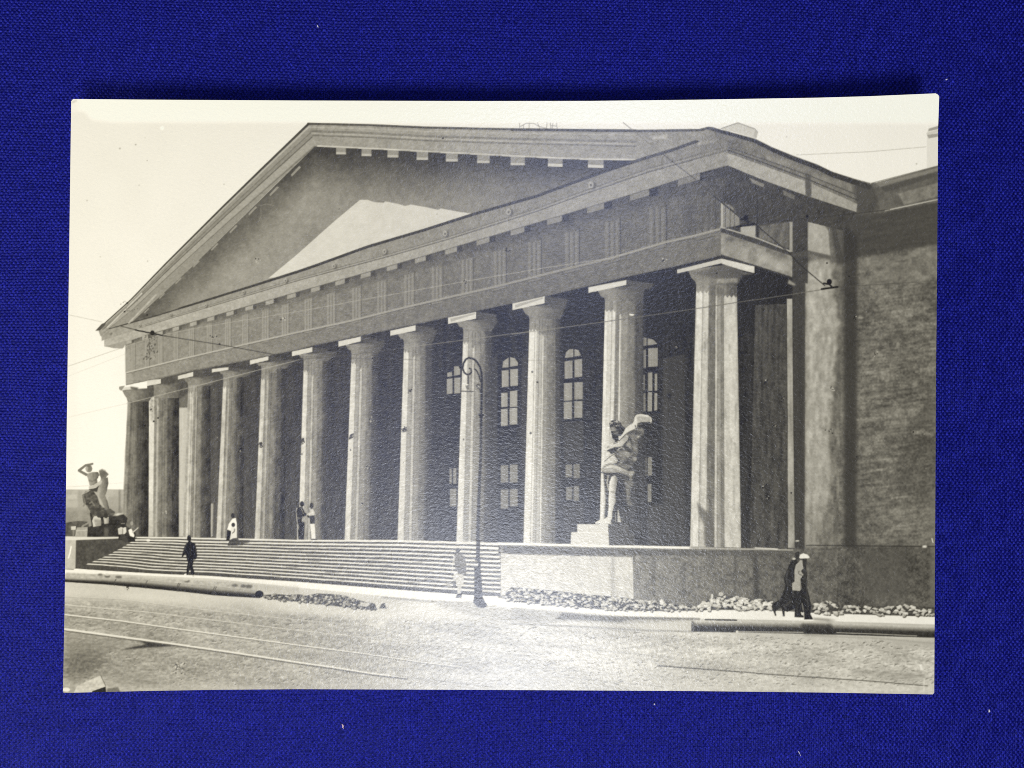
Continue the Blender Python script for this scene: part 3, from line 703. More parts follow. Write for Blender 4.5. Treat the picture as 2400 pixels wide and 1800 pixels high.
# tram rails
rails = [(B1(50, 388, 550, 410, 1500, 530, 2212, 604) + B2(400, 640, 950, 712, 1800, 792, 2212, 832) + B3(640, 868, 1500, 945), 1.6, 150, 205),
         (B1(50, 465, 800, 530, 1500, 615, 2212, 702) + B2(700, 775, 1350, 846, 1850, 900, 2212, 935), 1.8, 145, 212),
         (B1(50, 555, 560, 612, 1150, 695, 2212, 838) + B2(600, 915, 1100, 990, 1500, 1040), 3, 120, 228),
         (B1(50, 690, 600, 765, 1050, 825, 1600, 905, 2212, 998) + B2(300, 1040, 690, 1102, 1000, 1138), 5, 95, 226)]
for i, (pts, w, dk, lt) in enumerate(rails):
    rr = part('rail', None, ('farthest', 'third', 'second', 'nearest')[i] + ' tram rail sunk in the street')
    stroke([(x, y + w * .55) for x, y in pts], w, dk, rr, .8, noise=(('fine', 8),))
    stroke(pts, (w, w * .6), lt, rr, .95)
rr = part('rail', None, 'thin dark rail line in the right foreground')
stroke(B3(0, 912, 1000, 990, 1350, 1022), 2, 222, rr, .8)
stroke(B3(1350, 1028, 1800, 1062, 2212, 1092) + B4(400, 1102, 850, 1132, 1450, 1172, 1950, 1215), (3, 2), 92, rr, .9, noise=(('fine', 14),))
stroke(B2(860, 1118, 1480, 1190, 1820, 1228), 1.6, 130, None, .7)
stroke(B3(400, 1125, 1000, 1185, 1400, 1225), 1.6, 150, None, .6)
# earth bank and trench
fill(B1(60, 165, 480, 190, 900, 220, 1500, 250, 1830, 280, 1830, 340, 1450, 300, 1130, 268, 820, 242, 500, 228, 60, 218), 178, ROAD, .9, 1, noise=(('fine', 14), ('ground', 18)))
fill(B1(1830, 280, 2212, 300, 2212, 360, 1900, 350), 182, None, .7, 4, noise=(('fine', 10),))
for p in (B1(375, 185), B1(440, 200), B1(545, 208), B1(1180, 245), B1(1620, 285), B1(1700, 290), B1(1750, 295)):
    x, y = p[0]; blob(x, y, rg.uniform(4, 9), rg.uniform(2.5, 4.5), 92, None, .85, blur=1)
for p in (B1(440, 185), B1(1170, 232)):
    blob(*p[0], 6, 3, 206, None, .8)
stroke(B2(780, 395, 950, 410, 1200, 430, 1500, 445, 1620, 440), 5, 120, None, .5, noise=(('fine', 30),), blur=1)
fill(B2(1250, 430, 1640, 450, 1900, 490, 2212, 560, 2212, 640, 1800, 620, 1300, 480), 168, None, .6, 4, noise=(('fine', 22), ('ground', 20)))
fill(B3(0, 490, 400, 520, 470, 530, 1000, 575, 1700, 590, 1670, 610, 1000, 640, 480, 620, 300, 640, 0, 600), 158, None, .7, 2, noise=(('fine', 16), ('ground', 16)))
fill(B3(400, 600, 470, 532, 700, 560, 1000, 572, 1740, 588, 1740, 602, 1100, 600, 1000, 625, 600, 600, 460, 600), 104, None, .8, 1, noise=(('fine', 18),))
stroke(B3(0, 640, 700, 670, 1200, 700, 1680, 712), 3.5, 128, None, .7, noise=(('fine', 16),), blur=1)
stroke(B4(0, 605, 180, 606), 3.2, 60, None, .9); stroke(B3(1790, 600, 2080, 606), 3, 60, None, .9)
stroke(B4(800, 745, 1500, 775, 2010, 822), 3, 150, None, .6, blur=1)
# pipes
PIP = part('pipe', None, 'long jointed pipe lying left of the rubble heap')
pt_ = curve(B1(40, 212, 500, 226, 820, 242, 1130, 268, 1450, 298, 1850, 338)); pb_ = curve(B1(40, 252, 400, 274, 800, 310, 1150, 344, 1450, 378, 1850, 402))
fill(band(pt_, pb_, 140, 608), lambda X, Y: np.interp((Y - pt_(X) + 1) / (pb_(X) - pt_(X)), [0, .10, .3, .5, .75, 1], [120, 170, 150, 92, 48, 40]), PIP, noise=(('fine', 6),))
for x in (510, 800, 1090, 1104, 1425, 1440):
    xx = 140 + x * K
    stroke([(xx + 3, float(pt_(xx))), (xx, float(pt_(xx)) + 5), (xx - 1, float(pb_(xx)))], 1.8, 74, None, .8)
blob(*B1(1848, 366)[0], 10, 8.6, 34, PIP, noise=(('fine', 8),))
PIR = part('pipe', None, 'dark pipe lying at the right behind the street')
ptr = curve(B3(1660, 618, 2212, 620) + B4(800, 628, 1300, 642, 2030, 668)); pbr = curve(B3(1660, 712, 2212, 722) + B4(800, 732, 1300, 746, 2030, 770))
fill(band(ptr, pbr, 1620.5, 2205), lambda X, Y: np.interp((Y - ptr(X)) / (pbr(X) - ptr(X)), [0, .12, .35, .5, .85, 1], [196, 170, 110, 62, 52, 60]), PIR, noise=(('fine', 8), ('grain', 5)))
fill(B3(1662, 615, 1685, 615, 1690, 715, 1664, 712), 96, None, .8, 1)
fill(B4(770, 640, 1060, 640, 1100, 730, 820, 730), 52, None, .7, 3, noise=(('fine', 16),))
stroke(B4(180, 713, 800, 719), 2.2, 190, None, .9); stroke(B4(1110, 722, 1500, 735, 1850, 752), 2, 178, None, .9)
blob(*B4(188, 712)[0], 3.5, 3, 214)
# dirt and damp running down the shafts of the near columns
# rubble
def rubble(poly, n, size, pid, lo_t, hi_t, seed):
    r = np.random.default_rng(seed)
    fill(poly, 78, pid, 1, 0, noise=(('fine', 20), ('med', 8)))
    p = np.array(poly); x0, y0 = p.min(0); x1, y1 = p.max(0)
    mk = poly_mask(poly, 0); m, mx, my = mk[0], mk[1] + OX, mk[2] + OY
    pts = []
    while len(pts) < n:
        x, y = r.uniform(x0, x1), r.uniform(y0, y1)
        jx, jy = int(x - mx), int(y - my)
        if 0 <= jy < m.shape[0] and 0 <= jx < m.shape[1] and m[jy, jx] > .5: pts.append((x, y))
    pts.sort(key=lambda q: q[1])
    for x, y in pts:
        s = r.uniform(*size); t = r.uniform(lo_t, hi_t); ro = r.uniform(-.5, .5)
        k = r.integers(6, 9); an = np.sort(r.uniform(0, 2 * math.pi, k)); ra = r.uniform(.75, 1.1, k)
        sh = [(x + s * q * math.cos(v) * 1.25, y + s * q * math.sin(v) * .8) for v, q in zip(an, ra)]
        fill([(a + 1.5, b + 2) for a, b in sh], 56, pid, .8)
        fill(sh, t, pid)
        fill([(x + (a - x) * .7 - s * .1, y + (b - y) * .55 - s * .22) for a, b in sh], min(238, t + 34), None, .8)
S4z = frame(580, 1360, 380 / 2212)
RB1 = part('rubble_heap', None, 'low heap of small cobbles beside the left pipe')
rubble(S4z(215, 200, 440, 190, 560, 205, 700, 190, 800, 210, 950, 180, 1150, 190, 1310, 205, 1500, 265, 1620, 300, 1740, 320, 1750, 408, 1500, 388, 1000, 328, 640, 288, 440, 272, 220, 240), 190, (2.0, 4.2), RB1, 100, 190, 21)
blob(*S4z(1690, 360)[0], 11, 8, 84, RB1, .9, noise=(('fine', 20),))
blob(*S4z(1600, 330)[0], 12, 5, 214, None, .8)
stn = part('stone', None, 'single dark stone beyond the cobble heap')
fill(S4z(1795, 382, 1830, 322, 1875, 308, 1890, 385), 78, stn, noise=(('fine', 20),)); stroke(S4z(1885, 384, 1915, 372), 2, 120)
RB2 = part('rubble_heap', None, 'long bank of pale cobbles along the terrace wall')
rubble(B3(-60, 340, 0, 300, 120, 310, 400, 335, 700, 370, 1000, 392, 1200, 425, 1400, 440, 1600, 475, 1720, 480, 1700, 518, 1300, 522, 900, 512, 400, 470, 0, 432, -60, 420), 420, (2.5, 5.2), RB2, 150, 210, 22)
RB3 = part('rubble_heap', None, 'taller heap of white cobbles left of the two walking men')
rubble(B3(1700, 516, 1760, 450, 1850, 400, 1950, 385, 2100, 388, 2212, 400) + B4(200, 390, 500, 430, 520, 512, 0, 512), 150, (3.5, 7), RB3, 165, 222, 23)
RB4 = part('rubble_heap', None, 'row of pale cobbles right of the two walking men')
rubble(B4(870, 455, 1080, 430, 1130, 470, 1350, 480, 1500, 480, 1760, 465, 2020, 490, 2020, 572, 1500, 560, 1250, 550, 1000, 548, 875, 535), 120, (3.5, 7), RB4, 150, 205, 24)
blob(*B3(1852, 385)[0], 3, 6, 205, RB3); blob(*B3(1935, 365)[0], 6, 5, 190, RB3); blob(*B3(1385, 440)[0], 5, 7, 225, RB2)
# block in the left foreground corner
BLK = part('stone_block', None, 'rough block in the near left corner')
fill(B1(120, 1300, 160, 1215, 380, 1118, 425, 1215, 420, 1235, 300, 1265, 290, 1300), 196, BLK, noise=(('fine', 14), ('streak', 12)))
fill(B1(300, 1264, 425, 1222, 430, 1275, 300, 1285), 44, BLK); stroke(B1(380, 1120, 425, 1215), 2, 96, None, .8)
fill(B1(440, 1240, 540, 1225, 560, 1275, 430, 1275), 96, None, .8, 1, noise=(('fine', 14),))
blob(*B1(60, 1250)[0], 9, 5, 226)
for k in range(40):
    x, y = B1(rg.uniform(1065, 1165), rg.uniform(990, 1110))[0]
    blob(x, y, rg.uniform(1, 2.4), rg.uniform(1, 2), rg.choice([60, 215]), None, .7)

# ---------- left sculpture group -------------------------------------------------
STL = part('sculpture', None, 'distant sculpture of two wrestling figures at the left edge')
MT = (('fine', 12), ('med', 8))
ped = part('pedestal', STL)
fill(S1(250, 1380, 460, 1368, 460, 1562, 210, 1562), 170, ped, noise=MT)
stroke(S1(235, 1440, 460, 1432), 2, 200, None, .8)
fill(S1(135, 1358, 232, 1352, 230, 1425, 138, 1428), 206, None, 1); fill(S1(170, 1430, 200, 1430, 200, 1560, 165, 1560), 140, None, .8)
fill(S1(870, 1150, 960, 1160, 1040, 1120, 1160, 1125, 1240, 1200, 1200, 1340, 1400, 1500, 1380, 1600, 1330, 1659, 1060, 1620, 1060, 1562, 450, 1562, 460, 1370, 540, 1350, 500, 1100, 640, 1060, 870, 1090), 58, STL, noise=MT)
fill(S1(350, 740, 420, 680, 560, 655, 650, 780, 700, 930, 760, 990, 900, 1015, 1000, 1080, 960, 1150, 880, 1160, 560, 1190, 500, 1050, 440, 950, 380, 900), 86, STL, noise=(('fine', 22), ('med', 10)))
fill(S1(720, 420, 850, 405, 862, 520, 830, 680, 800, 760, 850, 880, 885, 1050, 862, 1150, 800, 1010, 720, 830, 640, 740, 630, 690, 680, 560), lambda X, Y: np.interp(X, [232, 240, 254], [164, 138, 88]), STL, noise=MT)
fill(S1(690, 740, 790, 760, 840, 900, 850, 1040, 780, 980, 700, 800), 140, None, .6, 1)
fill(S1(430, 335, 560, 300, 660, 300, 700, 380, 640, 440, 660, 540, 500, 570, 470, 450), lambda X, Y: np.interp(X, [204, 218, 232], [172, 142, 92]), STL, noise=MT)
stroke(S1(490, 470, 560, 480, 630, 450), 1.6, 96, None, .7); stroke(S1(560, 330, 570, 460), 1.4, 112, None, .6)
stroke(S1(555, 142, 420, 172, 290, 272, 430, 350), (4.5, 6.5), 120, STL)
blob(*S1(485, 235)[0], 8, 9, 122, STL, noise=MT); blob(*S1(440, 240)[0], 3, 6, 190, None, .7)
fill(S1(680, 280, 740, 245, 810, 285, 870, 345, 840, 378, 790, 440, 720, 430, 690, 340), 112, STL, noise=MT)
stroke(S1(690, 275, 740, 250, 800, 275), 3, 160, None, .8)
blob(*S1(685, 410)[0], 2.4, 5, 246, None, 1)
fill(S1(480, 585, 560, 562, 680, 485, 740, 462, 725, 530, 620, 605, 490, 640), 190, STL, noise=GR)
fill(S1(480, 640, 620, 610, 680, 560, 640, 690, 480, 650), 74, STL)
stroke(S1(440, 960, 470, 1100, 470, 1290, 350, 1362), (4, 4), 146, STL, noise=MT)
stroke(S1(370, 760, 410, 900, 380, 960), 4, 132, None, .8); stroke(S1(500, 910, 540, 880, 590, 950), 4, 146, None, .7)
stroke(S1(350, 735, 480, 672), 2.5, 184, None, .8)
fill(S1(970, 1145, 1050, 1100, 1165, 1112, 1030, 1155), 216, None, 1, 1)

def person(label): return part('person', None, label)
p = person('person in a pale shirt sitting under the left sculpture, nearest its pedestal')
fill(S1(545, 1250, 580, 1165, 640, 1150, 715, 1200, 720, 1340, 570, 1370), 200, p, noise=MT)
fill(S1(600, 1300, 720, 1290, 720, 1345, 620, 1360), 140, None, .7)
fill(S1(590, 1220, 720, 1230, 740, 1300, 600, 1290), 130, None, .6, 1); blob(*S1(680, 1130)[0], 6, 7, 72, p)
fill(S1(560, 1390, 740, 1370, 760, 1560, 540, 1560), 56, p, .8, 0, noise=MT)
p = person('person in a pale shirt sitting second from the left sculpture pedestal')
fill(S1(760, 1180, 870, 1175, 865, 1300, 785, 1310), 186, p, noise=MT); fill(S1(820, 1190, 870, 1190, 865, 1300, 830, 1300), 140, None, .6); blob(*S1(815, 1150)[0], 5, 6, 62, p)
fill(S1(780, 1380, 870, 1400, 860, 1550, 780, 1560), 108, p, .7, 1)
p = person('person in a white shirt and dark hat sitting at the stair edge')
fill(S1(1045, 1400, 1110, 1370, 1210, 1375, 1215, 1470, 1180, 1510, 1060, 1515), 208, p, noise=MT); fill(S1(1130, 1400, 1150, 1400, 1150, 1510, 1125, 1510), 120, None, .7)
blob(*S1(1150, 1335)[0], 5.5, 6, 52, p); stroke(S1(1115, 1302, 1180, 1302), 2, 140)
fill(S1(1100, 1525, 1180, 1520, 1260, 1659, 1150, 1659), 70, p)
p = person('person in white reaching out an arm at the top of the stairs')
fill(S1(1250, 1425, 1310, 1400, 1370, 1530, 1360, 1575, 1280, 1540), 240, p)
blob(*S1(1318, 1300)[0], 3.6, 5, 158, p); stroke(S1(1335, 1475, 1390, 1430, 1440, 1385), (3.4, 2.2), 196, p)
fill(S1(1240, 1560, 1370, 1570, 1390, 1659, 1250, 1659), 46, p)
blob(*A1(820, 1052)[0], 5, 3, 240)

# ---------- people on and before the stairs --------------------------------------------
S6 = frame(400, 1180, 200 / 1843)
p = person('person in a black suit seen from behind, climbing the stairs at the left')
fill(S6(375, 835, 385, 800, 430, 800, 440, 825, 530, 870, 560, 1000, 572, 1120, 560, 1190, 520, 1215, 495, 1200, 490, 1260, 472, 1350, 522, 1520, 500, 1550, 440, 1530, 422, 1400, 405, 1440, 370, 1542, 335, 1540, 350, 1400, 372, 1280, 340, 1150, 322, 1080, 296, 1100, 262, 1160, 238, 1150, 270, 1030, 300, 930, 335, 865), 36, p, noise=(('fine', 4),))
blob(*S6(398, 752)[0], 4.8, 7.4, 40, p)
stroke(S6(350, 860, 310, 960, 280, 1060), 1.6, 84, None, .6); stroke(S6(520, 880, 545, 1000, 555, 1100), 2, 74, None, .6); stroke(S6(420, 850, 430, 1000, 425, 1150), 1.4, 66, None, .6); stroke(S6(405, 1290, 385, 1420), 1.4, 78, None, .5)
hh = part('shoe', p); fill(S6(285, 1530, 335, 1508, 345, 1555, 335, 1572, 290, 1560), 238, hh)
hh = part('shoe', p); fill(S6(462, 1565, 510, 1532, 525, 1545, 490, 1588), 190, hh)
p = person('person in a white blouse and dark skirt standing beside a child on the stairs')
fill(S6(1225, 560, 1310, 590, 1290, 700, 1270, 790, 1200, 795, 1215, 650), 40, p)
fill(S6(1330, 335, 1405, 308, 1428, 420, 1432, 740, 1390, 752, 1330, 760, 1310, 600, 1220, 562, 1255, 440), 242, p)
blob(*S6(1342, 262)[0], 4.2, 6, 52, p)
p = person('child in a pale dress standing before the person in the white blouse')
fill(S6(1300, 520, 1400, 515, 1425, 620, 1432, 742, 1280, 785, 1300, 650), 224, p)
fill(S6(1370, 540, 1395, 560, 1380, 620, 1330, 655, 1320, 640, 1365, 600), 80, None, .7)
blob(*S6(1352, 462)[0], 4.4, 5, 58, p)
fill(S6(1270, 795, 1340, 755, 1440, 742, 1490, 800, 1470, 912, 1230, 912), 66, p, .9, 0, noise=(('fine', 14),))
fill(S6(1450, 790, 1700, 800, 1700, 845, 1600, 860, 1560, 900, 1470, 905), 70, None, .85, 1)
S8 = frame(680, 1150, 100 / 1276)
p = person('person in a dark suit standing at the foot of the sixth column')
stroke(S8(200, 530, 205, 800, 230, 1000, 225, 1460), 3, 214, None, .8)
fill(S8(215, 540, 300, 480, 380, 500, 432, 650, 490, 690, 480, 740, 420, 770, 400, 930, 435, 940, 425, 1250, 412, 1462, 250, 1462, 235, 1200, 270, 1100, 225, 960, 208, 800, 195, 600), 48, p, noise=(('fine', 6),))
blob(*S8(355, 400)[0], 5, 6.6, 46, p)
fill(S8(370, 770, 430, 780, 430, 950, 335, 920), 168, p, .9); stroke(S8(330, 520, 400, 690), 1.5, 190, None, .8); stroke(S8(200, 810, 290, 820), 1.8, 190, None, .7)
p = person('person in white trousers reading beside the person in the dark suit')
fill(S8(490, 740, 600, 760, 730, 735, 742, 985, 595, 992, 590, 830, 510, 780), 60, p)
fill(S8(598, 565, 680, 550, 735, 650, 722, 742, 500, 722, 498, 690, 600, 668), 206, p, noise=GR)
blob(*S8(640, 450)[0], 4.4, 7, 58, p); fill(S8(525, 440, 590, 440, 590, 640, 525, 650), 112, None, .7, 1)
fill(S8(600, 992, 728, 990, 762, 1442, 640, 1442), 228, p); fill(S8(625, 1445, 780, 1445, 820, 1470, 625, 1470), 50, p)
S7 = frame(1040, 1240, 140 / 1222)
p = person('person in a grey jacket and pale trousers carrying a bag left of the lamp post')
fill(S7(200, 900, 300, 905, 405, 935, 415, 1100, 352, 1200, 345, 1335, 280, 1335, 280, 1150, 195, 1040), 198, p, noise=MT)
fill(S7(205, 540, 280, 482, 335, 500, 425, 560, 455, 700, 455, 900, 440, 965, 395, 930, 300, 912, 235, 800, 215, 640), 118, p, noise=MT)
stroke(S7(205, 560, 190, 700, 165, 900), 2, 214, None, .8); stroke(S7(220, 550, 215, 700), 2, 206, None, .7)
blob(*S7(290, 432)[0], 5.6, 5.4, 78, p)
fill(S7(280, 1322, 375, 1310, 365, 1400, 238, 1415), 84, p)
bg = part('bag', p); fill(S7(185, 1060, 250, 1055, 255, 1185, 190, 1200), 104, bg)
fill(S7(50, 1080, 150, 1060, 170, 1190, 60, 1200), 170, None, .6, 2); stroke(S7(330, 1425, 620, 1432), 1.5, 140, None, .6)

# ---------- right sculpture on the terrace ----------------------------------------------
S2 = frame(1400, 960, 140 / 1659); S3 = frame(1330, 1080, 200 / 1659)
SC2 = part('sculpture', None, 'large sculpture of a standing figure lifting another, right of centre')
pd2 = part('pedestal', SC2)
fill(S3(190, 1232, 790, 1232, 795, 1395, 812, 1645, 60, 1635, 72, 1395, 190, 1385), 214, pd2, noise=(('fine', 5), ('med', 3)))
stroke(S3(75, 1392, 795, 1400), 1.6, 234, None, .8)
fill(S3(790, 1232, 1180, 1230, 1190, 1400, 1300, 1410, 1310, 1645, 812, 1645), 84, pd2, noise=(('fine', 7),))
fill(S3(700, 240, 860, 250, 980, 300, 1150, 420, 1330, 460, 1240, 620, 1240, 860, 1080, 900, 1020, 1180, 920, 1200, 780, 1200, 720, 1130, 740, 760), 58, SC2, .9, 1, noise=(('fine', 20), ('vpatch', 14)))
stroke(S3(790, 290, 770, 420, 800, 560), (3, 4), 180, SC2, .9, noise=MT)
fill(S3(1110, 400, 1180, 380, 1260, 400, 1290, 460, 1240, 560, 1215, 760, 1270, 865, 1170, 865, 1140, 660), 126, SC2, .8, 1, noise=(('fine', 22),))
fill(S3(975, 950, 990, 950, 1010, 1050, 1050, 1190, 970, 1195), 192, None, .9)
fill(S3(930, 1000, 940, 1000, 945, 1190, 920, 1190), 180, None, .7)
fill(S2(1060, 430, 1250, 430, 1300, 600, 1290, 720, 1110, 790, 1130, 1000, 1130, 1220, 1085, 1280, 1100, 1400, 1010, 1500, 860, 1660, 560, 1560, 400, 1300, 560, 1130, 720, 1000, 860, 800, 900, 680), 102, SC2, noise=(('fine', 26), ('med', 16)))
for q, t in (((780, 960, 900, 920, 960, 1000, 930, 1110, 820, 1040), 158), ((980, 1020, 1060, 1010, 1110, 1150, 1000, 1120), 146), ((600, 1180, 760, 1130, 900, 1200, 930, 1300, 800, 1330, 640, 1280), 156), ((970, 1310, 1090, 1330, 1080, 1420, 970, 1400), 166), ((1060, 440, 1220, 450, 1280, 620, 1130, 680), 128), ((940, 700, 1060, 650, 1050, 850, 960, 900), 122), ((1110, 730, 1170, 720, 1150, 790, 1100, 780), 210)):
    fill(S2(*q), t, None, .8, 1, noise=(('fine', 16),))
for q, t in (((560, 1120, 700, 1060, 760, 1090, 940, 1180, 930, 1210, 740, 1110, 600, 1150), 62), ((880, 1400, 1000, 1440, 860, 1530, 700, 1500, 720, 1440), 66), ((690, 1010, 780, 960, 900, 1080, 1000, 1180, 900, 1180), 58), ((1050, 620, 1250, 600, 1200, 690, 1080, 700), 70), ((880, 780, 940, 760, 960, 900, 880, 880), 62)):
    fill(S2(*q), t, None, .8, 1)
fill(S2(330, 400, 350, 335, 430, 290, 560, 285, 640, 350, 690, 450, 780, 520, 740, 640, 640, 760, 590, 860, 500, 900, 420, 850, 400, 700, 372, 600, 360, 500), 52, SC2, noise=(('fine', 10),))
for k in range(26):
    x, y = S2(rg.uniform(340, 620), rg.uniform(300, 470))[0]
    blob(x, y, rg.uniform(.9, 2.2), rg.uniform(.9, 1.8), rg.uniform(140, 215), None, .8)
fill(S2(380, 480, 480, 470, 540, 540, 480, 570, 380, 575), 150, None, .8, 0, noise=(('fine', 16),)); stroke(S2(385, 582, 500, 578), 1.8, 198, None, .8)
fill(S2(420, 610, 580, 590, 590, 690, 480, 700), 122, None, .8, 1); stroke(S2(430, 640, 560, 612), 1.2, 60, None, .7)
fill(S2(215, 725, 300, 700, 400, 780, 480, 850, 492, 915, 400, 940, 300, 960, 210, 930), lambda X, Y: np.interp(X, [1418, 1442], [224, 160]), SC2, noise=GR)
fill(S2(1035, 210, 1080, 142, 1200, 122, 1400, 148, 1500, 220, 1520, 300, 1490, 400, 1470, 345, 1200, 355, 1110, 420, 1062, 600, 1030, 520, 1000, 560, 880, 610, 790, 680, 700, 790, 650, 880, 600, 870, 580, 740, 660, 725, 720, 640, 770, 540, 860, 450, 960, 400, 1020, 320), 214, SC2, noise=GR)
fill(S2(1090, 200, 1200, 180, 1460, 210, 1500, 270, 1460, 330, 1200, 340, 1110, 330), 162, None, .9, 1, noise=(('fine', 14),))
fill(S2(1110, 380, 1220, 350, 1470, 345, 1490, 420, 1400, 520, 1230, 520, 1130, 500), 46, SC2, .95, 1); fill(S2(1110, 400, 1200, 400, 1230, 430, 1110, 430), 130, None, .8)
fill(S2(790, 670, 900, 600, 1000, 560, 1045, 545, 1045, 620, 940, 680, 830, 700), 78, None, .9, 1)
fill(S2(240, 1060, 330, 1000, 560, 930, 640, 890, 790, 690, 880, 740, 870, 830, 740, 970, 600, 1045, 400, 1060, 300, 1130, 248, 1150), lambda X, Y: np.interp(X, [1420, 1450, 1475], [218, 208, 150]), SC2, noise=MT)
fill(S2(260, 1030, 340, 1010, 330, 1050, 260, 1080), 110, None, .7, 1)
fill(S2(250, 1150, 350, 1085, 600, 1048, 570, 1120, 480, 1190, 380, 1250, 340, 1170), 60, SC2, noise=(('fine', 8),))
stroke(S2(560, 1120, 660, 1050, 740, 1090), 2, 196, None, .8)
stroke(S2(250, 1160, 330, 1200, 350, 1290), 3, 206, None, .7)
fill(S2(100, 1580, 190, 1440, 330, 1320, 430, 1250, 500, 1270, 600, 1390, 560, 1480, 300, 1530, 190, 1600, 120, 1659), lambda X, Y: np.interp(X, [1408, 1436, 1452], [222, 196, 138]), SC2, noise=MT)
fill(S3(640, 190, 690, 120, 760, 60, 860, 40, 960, 90, 1000, 110, 960, 150, 700, 170), 120, None, .8, 1, noise=(('fine', 18),))
fill(S3(690, 160, 760, 100, 870, 80, 960, 98, 1080, 150, 1200, 205, 1290, 200, 1312, 230, 1262, 300, 1246, 405, 1220, 390, 1190, 315, 1100, 275, 980, 235, 880, 245, 740, 245, 665, 225), lambda X, Y: np.interp(Y, [1090, 1100, 1112], [212, 176, 116]), SC2, noise=MT)
fill(S3(1200, 210, 1290, 205, 1250, 300, 1200, 290), 176, None, .8, 1)
fill(S3(815, 420, 860, 300, 930, 280, 990, 370, 965, 500, 940, 640, 955, 800, 905, 900, 870, 1000, 870, 1100, 830, 1210, 700, 1222, 540, 1222, 530, 1200, 620, 1150, 720, 1130, 780, 1080, 800, 900, 798, 700, 808, 560), lambda X, Y: np.interp(X + .02 * (Y - 1150), [1428, 1436, 1446], [226, 200, 116]), SC2, noise=MT)
for q, w_ in (((600, 870, 700, 780, 780, 690), 2), ((300, 1140, 480, 1060, 640, 1045), 3), ((500, 1275, 600, 1400, 560, 1490), 3), ((1050, 440, 1080, 560, 1050, 700), 2.5), ((880, 750, 870, 840, 740, 975), 3), ((200, 1440, 330, 1325, 430, 1255), 1.5)):
    stroke(S2(*q), w_, 52, None, .8)
stroke(S3(990, 370, 965, 500, 940, 640, 955, 800, 905, 900), 3, 54, None, .8); stroke(S3(665, 225, 740, 248, 880, 248, 980, 238, 1100, 278, 1190, 318), 3, 50, None, .85)
stroke(S3(700, 165, 860, 150, 1000, 190, 1150, 250), 2, 120, None, .6); stroke(S3(840, 600, 900, 610), 2, 110, None, .8)
for x in (600, 640, 680, 720, 770): stroke(S3(x, 1185, x - 14, 1222), 1.2, 130, None, .6)

# ---------- the two men walking at the right -------------------------------------------------
S5 = frame(1780, 1260, 160 / 1327)
fill(S5(1040, 1560, 1327, 1580, 1500, 1610, 1327, 1625, 1060, 1600), 104, None, .8, 2)
p = person('person in dark clothes walking behind the person in the white cap')
fill(S5(620, 440, 720, 425, 760, 500, 720, 620, 680, 860, 640, 1020, 660, 1200, 520, 1300, 440, 1345, 350, 1400, 310, 1440, 330, 1520, 305, 1520, 270, 1430, 235, 1330, 290, 1262, 400, 1205, 500, 960, 475, 790, 540, 620), 46, p, noise=(('fine', 9),))
fill(S5(690, 290, 730, 255, 770, 280, 785, 340, 770, 420, 690, 430), 58, p); stroke(S5(690, 285, 740, 256), 2.4, 120, None, .8); blob(*S5(672, 412)[0], 4.2, 2.6, 206, None, .9)
fill(S5(640, 110, 700, 80, 850, 95, 870, 190, 760, 230, 640, 200), 60, None, .35, 3); blob(*S5(735, 64)[0], 5, 1.8, 214, None, .9)
p = person('person in a white cap and pale jacket walking at the right')
fill(S5(820, 500, 900, 530, 925, 700, 925, 950, 970, 1150, 1000, 1300, 992, 1490, 1045, 1590, 870, 1592, 868, 1500, 860, 1300, 848, 1440, 860, 1552, 680, 1545, 690, 1380, 545, 1442, 490, 1430, 492, 1532, 455, 1530, 430, 1345, 640, 1225, 660, 1040, 790, 1000, 770, 800, 830, 700), 42, p, noise=(('fine', 9),))
fill(S5(820, 400, 920, 400, 915, 500, 890, 560, 830, 540), 56, p)
stroke(S5(900, 620, 905, 900, 930, 1100, 950, 1400), 3, 78, None, .6); stroke(S5(720, 1300, 730, 1450), 4, 72, None, .5); stroke(S5(560, 640, 520, 800, 560, 960), 4, 78, None, .5); stroke(S5(600, 1250, 480, 1340), 5, 80, None, .6)
fill(S5(840, 560, 900, 560, 905, 900, 830, 900), 66, None, .6, 1)
jk = part('jacket', p); fill(S5(790, 440, 835, 440, 845, 540, 855, 600, 800, 650, 855, 720, 800, 800, 815, 1000, 780, 1042, 640, 1022, 632, 885, 680, 858, 680, 640, 705, 530, 770, 470), 168, jk, noise=GR)
stroke(S5(770, 650, 760, 700, 830, 740), 2, 80, None, .8)
stroke(S5(800, 800, 790, 900, 800, 1000), 2, 96, None, .6)
cp = part('cap', p); fill(S5(768, 390, 790, 330, 850, 305, 930, 328, 980, 382, 955, 402, 800, 410), 232, cp)
fill(S5(800, 1440, 850, 1460, 852, 1520, 815, 1500), 236, None, .9); stroke(S5(830, 1280, 845, 1400), 2, 170, None, .7)

# ---------- street lamp -----------------------------------------------------------------------
LMP = part('street_lamp', None, 'tall iron street lamp with a curled arm')
S4 = frame(1050, 820, 120 / 1106)
stroke([(1128, 980), (1127, 1060), (1122, 1180), (1119.5, 1266)], (5.4, 8), 62, LMP, noise=(('fine', 6),))
stroke(S7(705, 240, 700, 620), (9, 9), 74, LMP); stroke(S7(650, 632, 735, 620), 3, 60, LMP); stroke(S7(630, 800, 750, 790), 3, 64, LMP)
fill(S7(632, 790, 750, 790, 782, 1100, 790, 1380, 840, 1480, 895, 1560, 830, 1612, 700, 1602, 600, 1500, 622, 1400), 68, LMP, noise=(('fine', 14),))
fill(S7(705, 620, 745, 620, 760, 800, 700, 800), 68, LMP)
for q in ((650, 1385, 785, 1385, 745, 1470, 692, 1470), (690, 1240, 755, 1240, 740, 1330, 700, 1330)):
    fill(S4(*q), 40, LMP)
